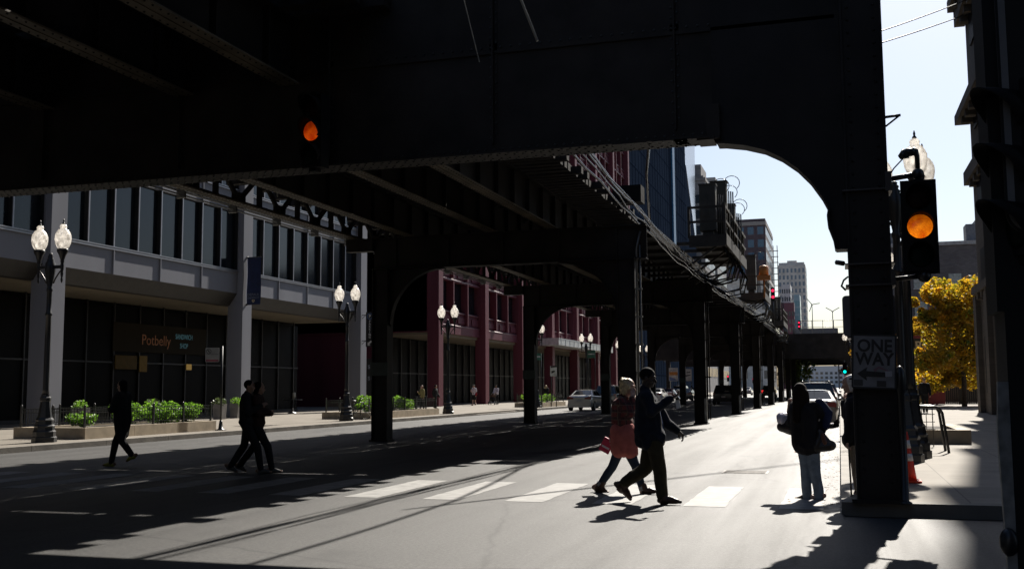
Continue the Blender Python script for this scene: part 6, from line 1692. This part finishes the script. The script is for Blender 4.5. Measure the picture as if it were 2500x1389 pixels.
# -- simpler figures in walking or standing poses
def pose(loc, ang, H=1.72, stride=.0, arms='swing', lift=0.0, lean=0.0):
    k = H/1.75; c, s = math.cos(ang), math.sin(ang); o = Vector(loc)
    def T(x, y, z): return o+Vector((x*c-y*s, x*s+y*c, z))*k     # local: x right, y forward
    J = dict(head=T(0,.03+lean,1.62), face=T(0,1,-.08)-o, neck=T(0,lean*.9,1.47), chest=T(0,lean*.7,1.30), pelvis=T(0,0,.95), shl=T(-.18,lean*.8,1.42), shr=T(.18,lean*.8,1.42), hipl=T(-.09,0,.9), hipr=T(.09,0,.9), curl=.5)
    st = stride
    J.update(knr=T(.09,st*.55,.5+.0*st), anr=T(.08,st*.75,.09), her=T(.08,st*.75-.07,.005), tor=T(.09,st*.75+.19,.0))
    J.update(knl=T(-.09,-st*.18,.5), anl=T(-.08,-st*.8,.1+lift+.1*st), hel=T(-.08,-st*.8-.09,.06+lift+.12*st), tol=T(-.09,-st*.8+.11,.0+lift))
    sw = st*.5
    if arms == 'swing': J.update(elr=T(.24,-sw*.6-.03,1.13),wrr=T(.24,-sw*.7+.06,.88),ell=T(-.24,sw*.6,1.13),wrl=T(-.24,sw+.12,.9))
    elif arms == 'fold': J.update(elr=T(.26,.08,1.14),wrr=T(.06,.24,1.16),ell=T(-.26,.08,1.14),wrl=T(-.05,.25,1.13))
    elif arms == 'push': J.update(elr=T(.22,.12,1.14),wrr=T(.18,.38,1.05),ell=T(-.22,.12,1.14),wrl=T(-.18,.38,1.05))
    elif arms == 'phone': J.update(elr=T(.24,.05,1.13),wrr=T(.14,.27,1.25),ell=T(-.24,0,1.13),wrl=T(-.25,.06,.88))
    J['pnr'] = T(-1,0,0)-o; J['pnl'] = T(1,0,0)-o
    return J, T
def walker(label, loc, ang, skin, top, topm, botm, H=1.72, stride=.3, arms='swing', hair='short', hairm=None, coat=0, shoem=None, bottom='trousers', sleeve=1.0, lift=0.0, vox=.02, capm=None, group=None):
    J, T = pose(loc, ang, H, stride, arms, lift)
    hem = T(0,0,.95-coat)
    w_ = [(top, topm, dict(ease=.03 if coat else .02, hem=hem if coat else T(0,0,.86), flare=(.13,.19 if coat > .2 else .16), fold=.008, sleeve=sleeve)), (bottom, botm, dict(ease=.02, fold=.006)), ('shoes', shoem or mat('dark_shoe',(.02,.014,.012),.5), dict(fold=.001)), ('hair', hairm or M_hairb, dict(style=hair, fold=.004))]
    if capm: w_.append(('cap', capm, dict(fold=0)))
    return person(label, J, skin, w_, vox=vox, base=loc, group=group), T
M_blk2 = cloth('charcoal_cloth',(.012,.012,.013)); M_wht = cloth('white_tshirt_cloth',(.55,.52,.58)); M_drk = cloth('dark_trouser_cloth',(.012,.012,.014))
walker('walker in a long black coat and yellow shoes in the tracks\' shadow at left', (-14.55,18.95,0), R(95), SKIN['mid'], 'coat', M_blk2, M_drk, 1.84, .36, 'fold', 'bob', coat=.3, shoem=mat('yellow_shoe',(.25,.24,.02),.5), lift=.1, vox=.016)
walker('dark clad person on the left of the pair walking in the shadow', (-11.0,18.05,0), R(-70), SKIN['mid'], 'jacket', M_blk2, M_drk, 1.8, .38, 'phone', 'short', coat=.12, vox=.016, shoem=mat('grey_trainer',(.08,.08,.08),.6))
walker('dark clad person on the right of the pair walking in the shadow', (-10.88,18.22,0), R(-72), SKIN['mid'], 'jacket', cloth('dark_red_brown_cloth',(.028,.013,.01)), M_drk, 1.76, .42, 'fold', 'bob', coat=.15, vox=.016, shoem=mat('grey_trainer',(.08,.08,.08),.6))
GP = 'pedestrians on the left pavement'
M_auburn = mat('auburn_hair',(.14,.06,.025),.5,var=.3,scale=20)
walker('woman in an olive yellow jacket standing behind the second planter', (-28.3,69.5,.152), R(150), SKIN['light'], 'jacket', cloth('olive_yellow_cloth',(.22,.19,.08)), M_drk, 1.68, .1, 'phone', 'bob', M_auburn, group=GP)
walker('dark dressed person just right of the olive yellow jacket', (-28.0,71.3,.152), R(-100), SKIN['mid'], 'jacket', M_blk2, M_drk, 1.72, .15, 'swing', 'short', group=GP)
m11, T11 = walker('man in a white shirt, black shorts and dark cap facing the viewer', (-29.9,85.2,.152), R(160), SKIN['light'], 'shirt', M_wht, M_drk, 1.75, .12, 'phone', 'short', bottom='shorts', sleeve=0, capm=mat('black_cap',(.012,.012,.012),.8), group=GP)
b = MB(); b.ball(T11(-.27,.05,.95),(.09,.07,.15)); solo('shoulder_bag', b, cloth('red_bag_cloth',(.25,.02,.03)), 'small red bag at the side of the man in the cap', 'bag', tuple(T11(-.27,.05,.95)))
m12, T12 = walker('person in a white shirt pushing a stroller toward the viewer', (-29.2,89.2,.152), R(172), SKIN['mid'], 'shirt', M_wht, M_drk, 1.72, .2, 'push', 'bob', group=GP)
sx_, sy_ = T12(0,.75,0).x, T12(0,.75,0).y
stl = thing('stroller', 'dark baby stroller with a brown hood pushed by the white shirted person', 'stroller', (sx_,sy_,.152))
b = MB()
for s_ in (-.26,.26): b.tube([(sx_+s_,sy_+.38,1.1),(sx_+s_,sy_+.2,.85),(sx_+s_,sy_-.3,.3)],.016,6); b.tube([(sx_+s_,sy_-.05,.65),(sx_+s_,sy_+.3,.3)],.016,6)
b.tube([(sx_-.26,sy_+.38,1.1),(sx_+.26,sy_+.38,1.1)],.018,6); part('frame', b, M_black, stl)
b = MB(); b.ball((sx_,sy_-.02,.68),(.24,.28,.2)); part('seat', b, M_blk2, stl); b = MB(); b.ball((sx_,sy_+.08,.9),(.25,.26,.22)); part('hood', b, cloth('brown_hood_cloth',(.08,.045,.03)), stl)
for s_ in (-.27,.27):
    for yy in (-.3,.3): b = MB(); b.cyl((sx_+s_-.02,sy_+yy,.3),(sx_+s_+.02,sy_+yy,.3),.145,n=16); part('wheel', b, M_tyre, stl)
walker('woman with brown hair in dark clothes by the third planter, nearest the column', (-21.75,75.6,.152), R(20), SKIN['light'], 'jacket', M_blk2, M_drk, 1.68, .1, 'fold', 'long', M_auburn, coat=.1, group=GP)
walker('woman with fair hair catching the sun beside the clipped hedge', (-23.35,84.6,.152), R(-10), SKIN['light'], 'jacket', M_blk2, M_drk, 1.68, .1, 'swing', 'long', M_blond, coat=.1, group=GP)
walker('walker in dark jacket and khaki trousers on the far left road', (-17.75,133,.0), R(0), SKIN['mid'], 'jacket', M_blk2, cloth('khaki_cloth',(.3,.22,.12)), 1.78, .3, vox=.025, group=GP)
walker('walker all in black beside the khaki trousers on the far left', (-18.4,132,.0), R(0), SKIN['mid'], 'jacket', M_blk2, M_drk, 1.78, .3, vox=.025, group=GP)
mR, TR_ = walker('man in dark clothes and sunglasses walking along the far right pavement', (4.3,60,.152), R(180), SKIN['light'], 'jacket', M_blk2, M_drk, 1.85, .15, 'swing', 'short', vox=.018)
b = MB(); b.ball(TR_(.3,.08,.72),(.05,.12,.2)); solo('shoulder_bag', b, M_blk2, 'dark bag hanging beside the man on the far right pavement', 'bag', tuple(TR_(.3,.08,.72)))
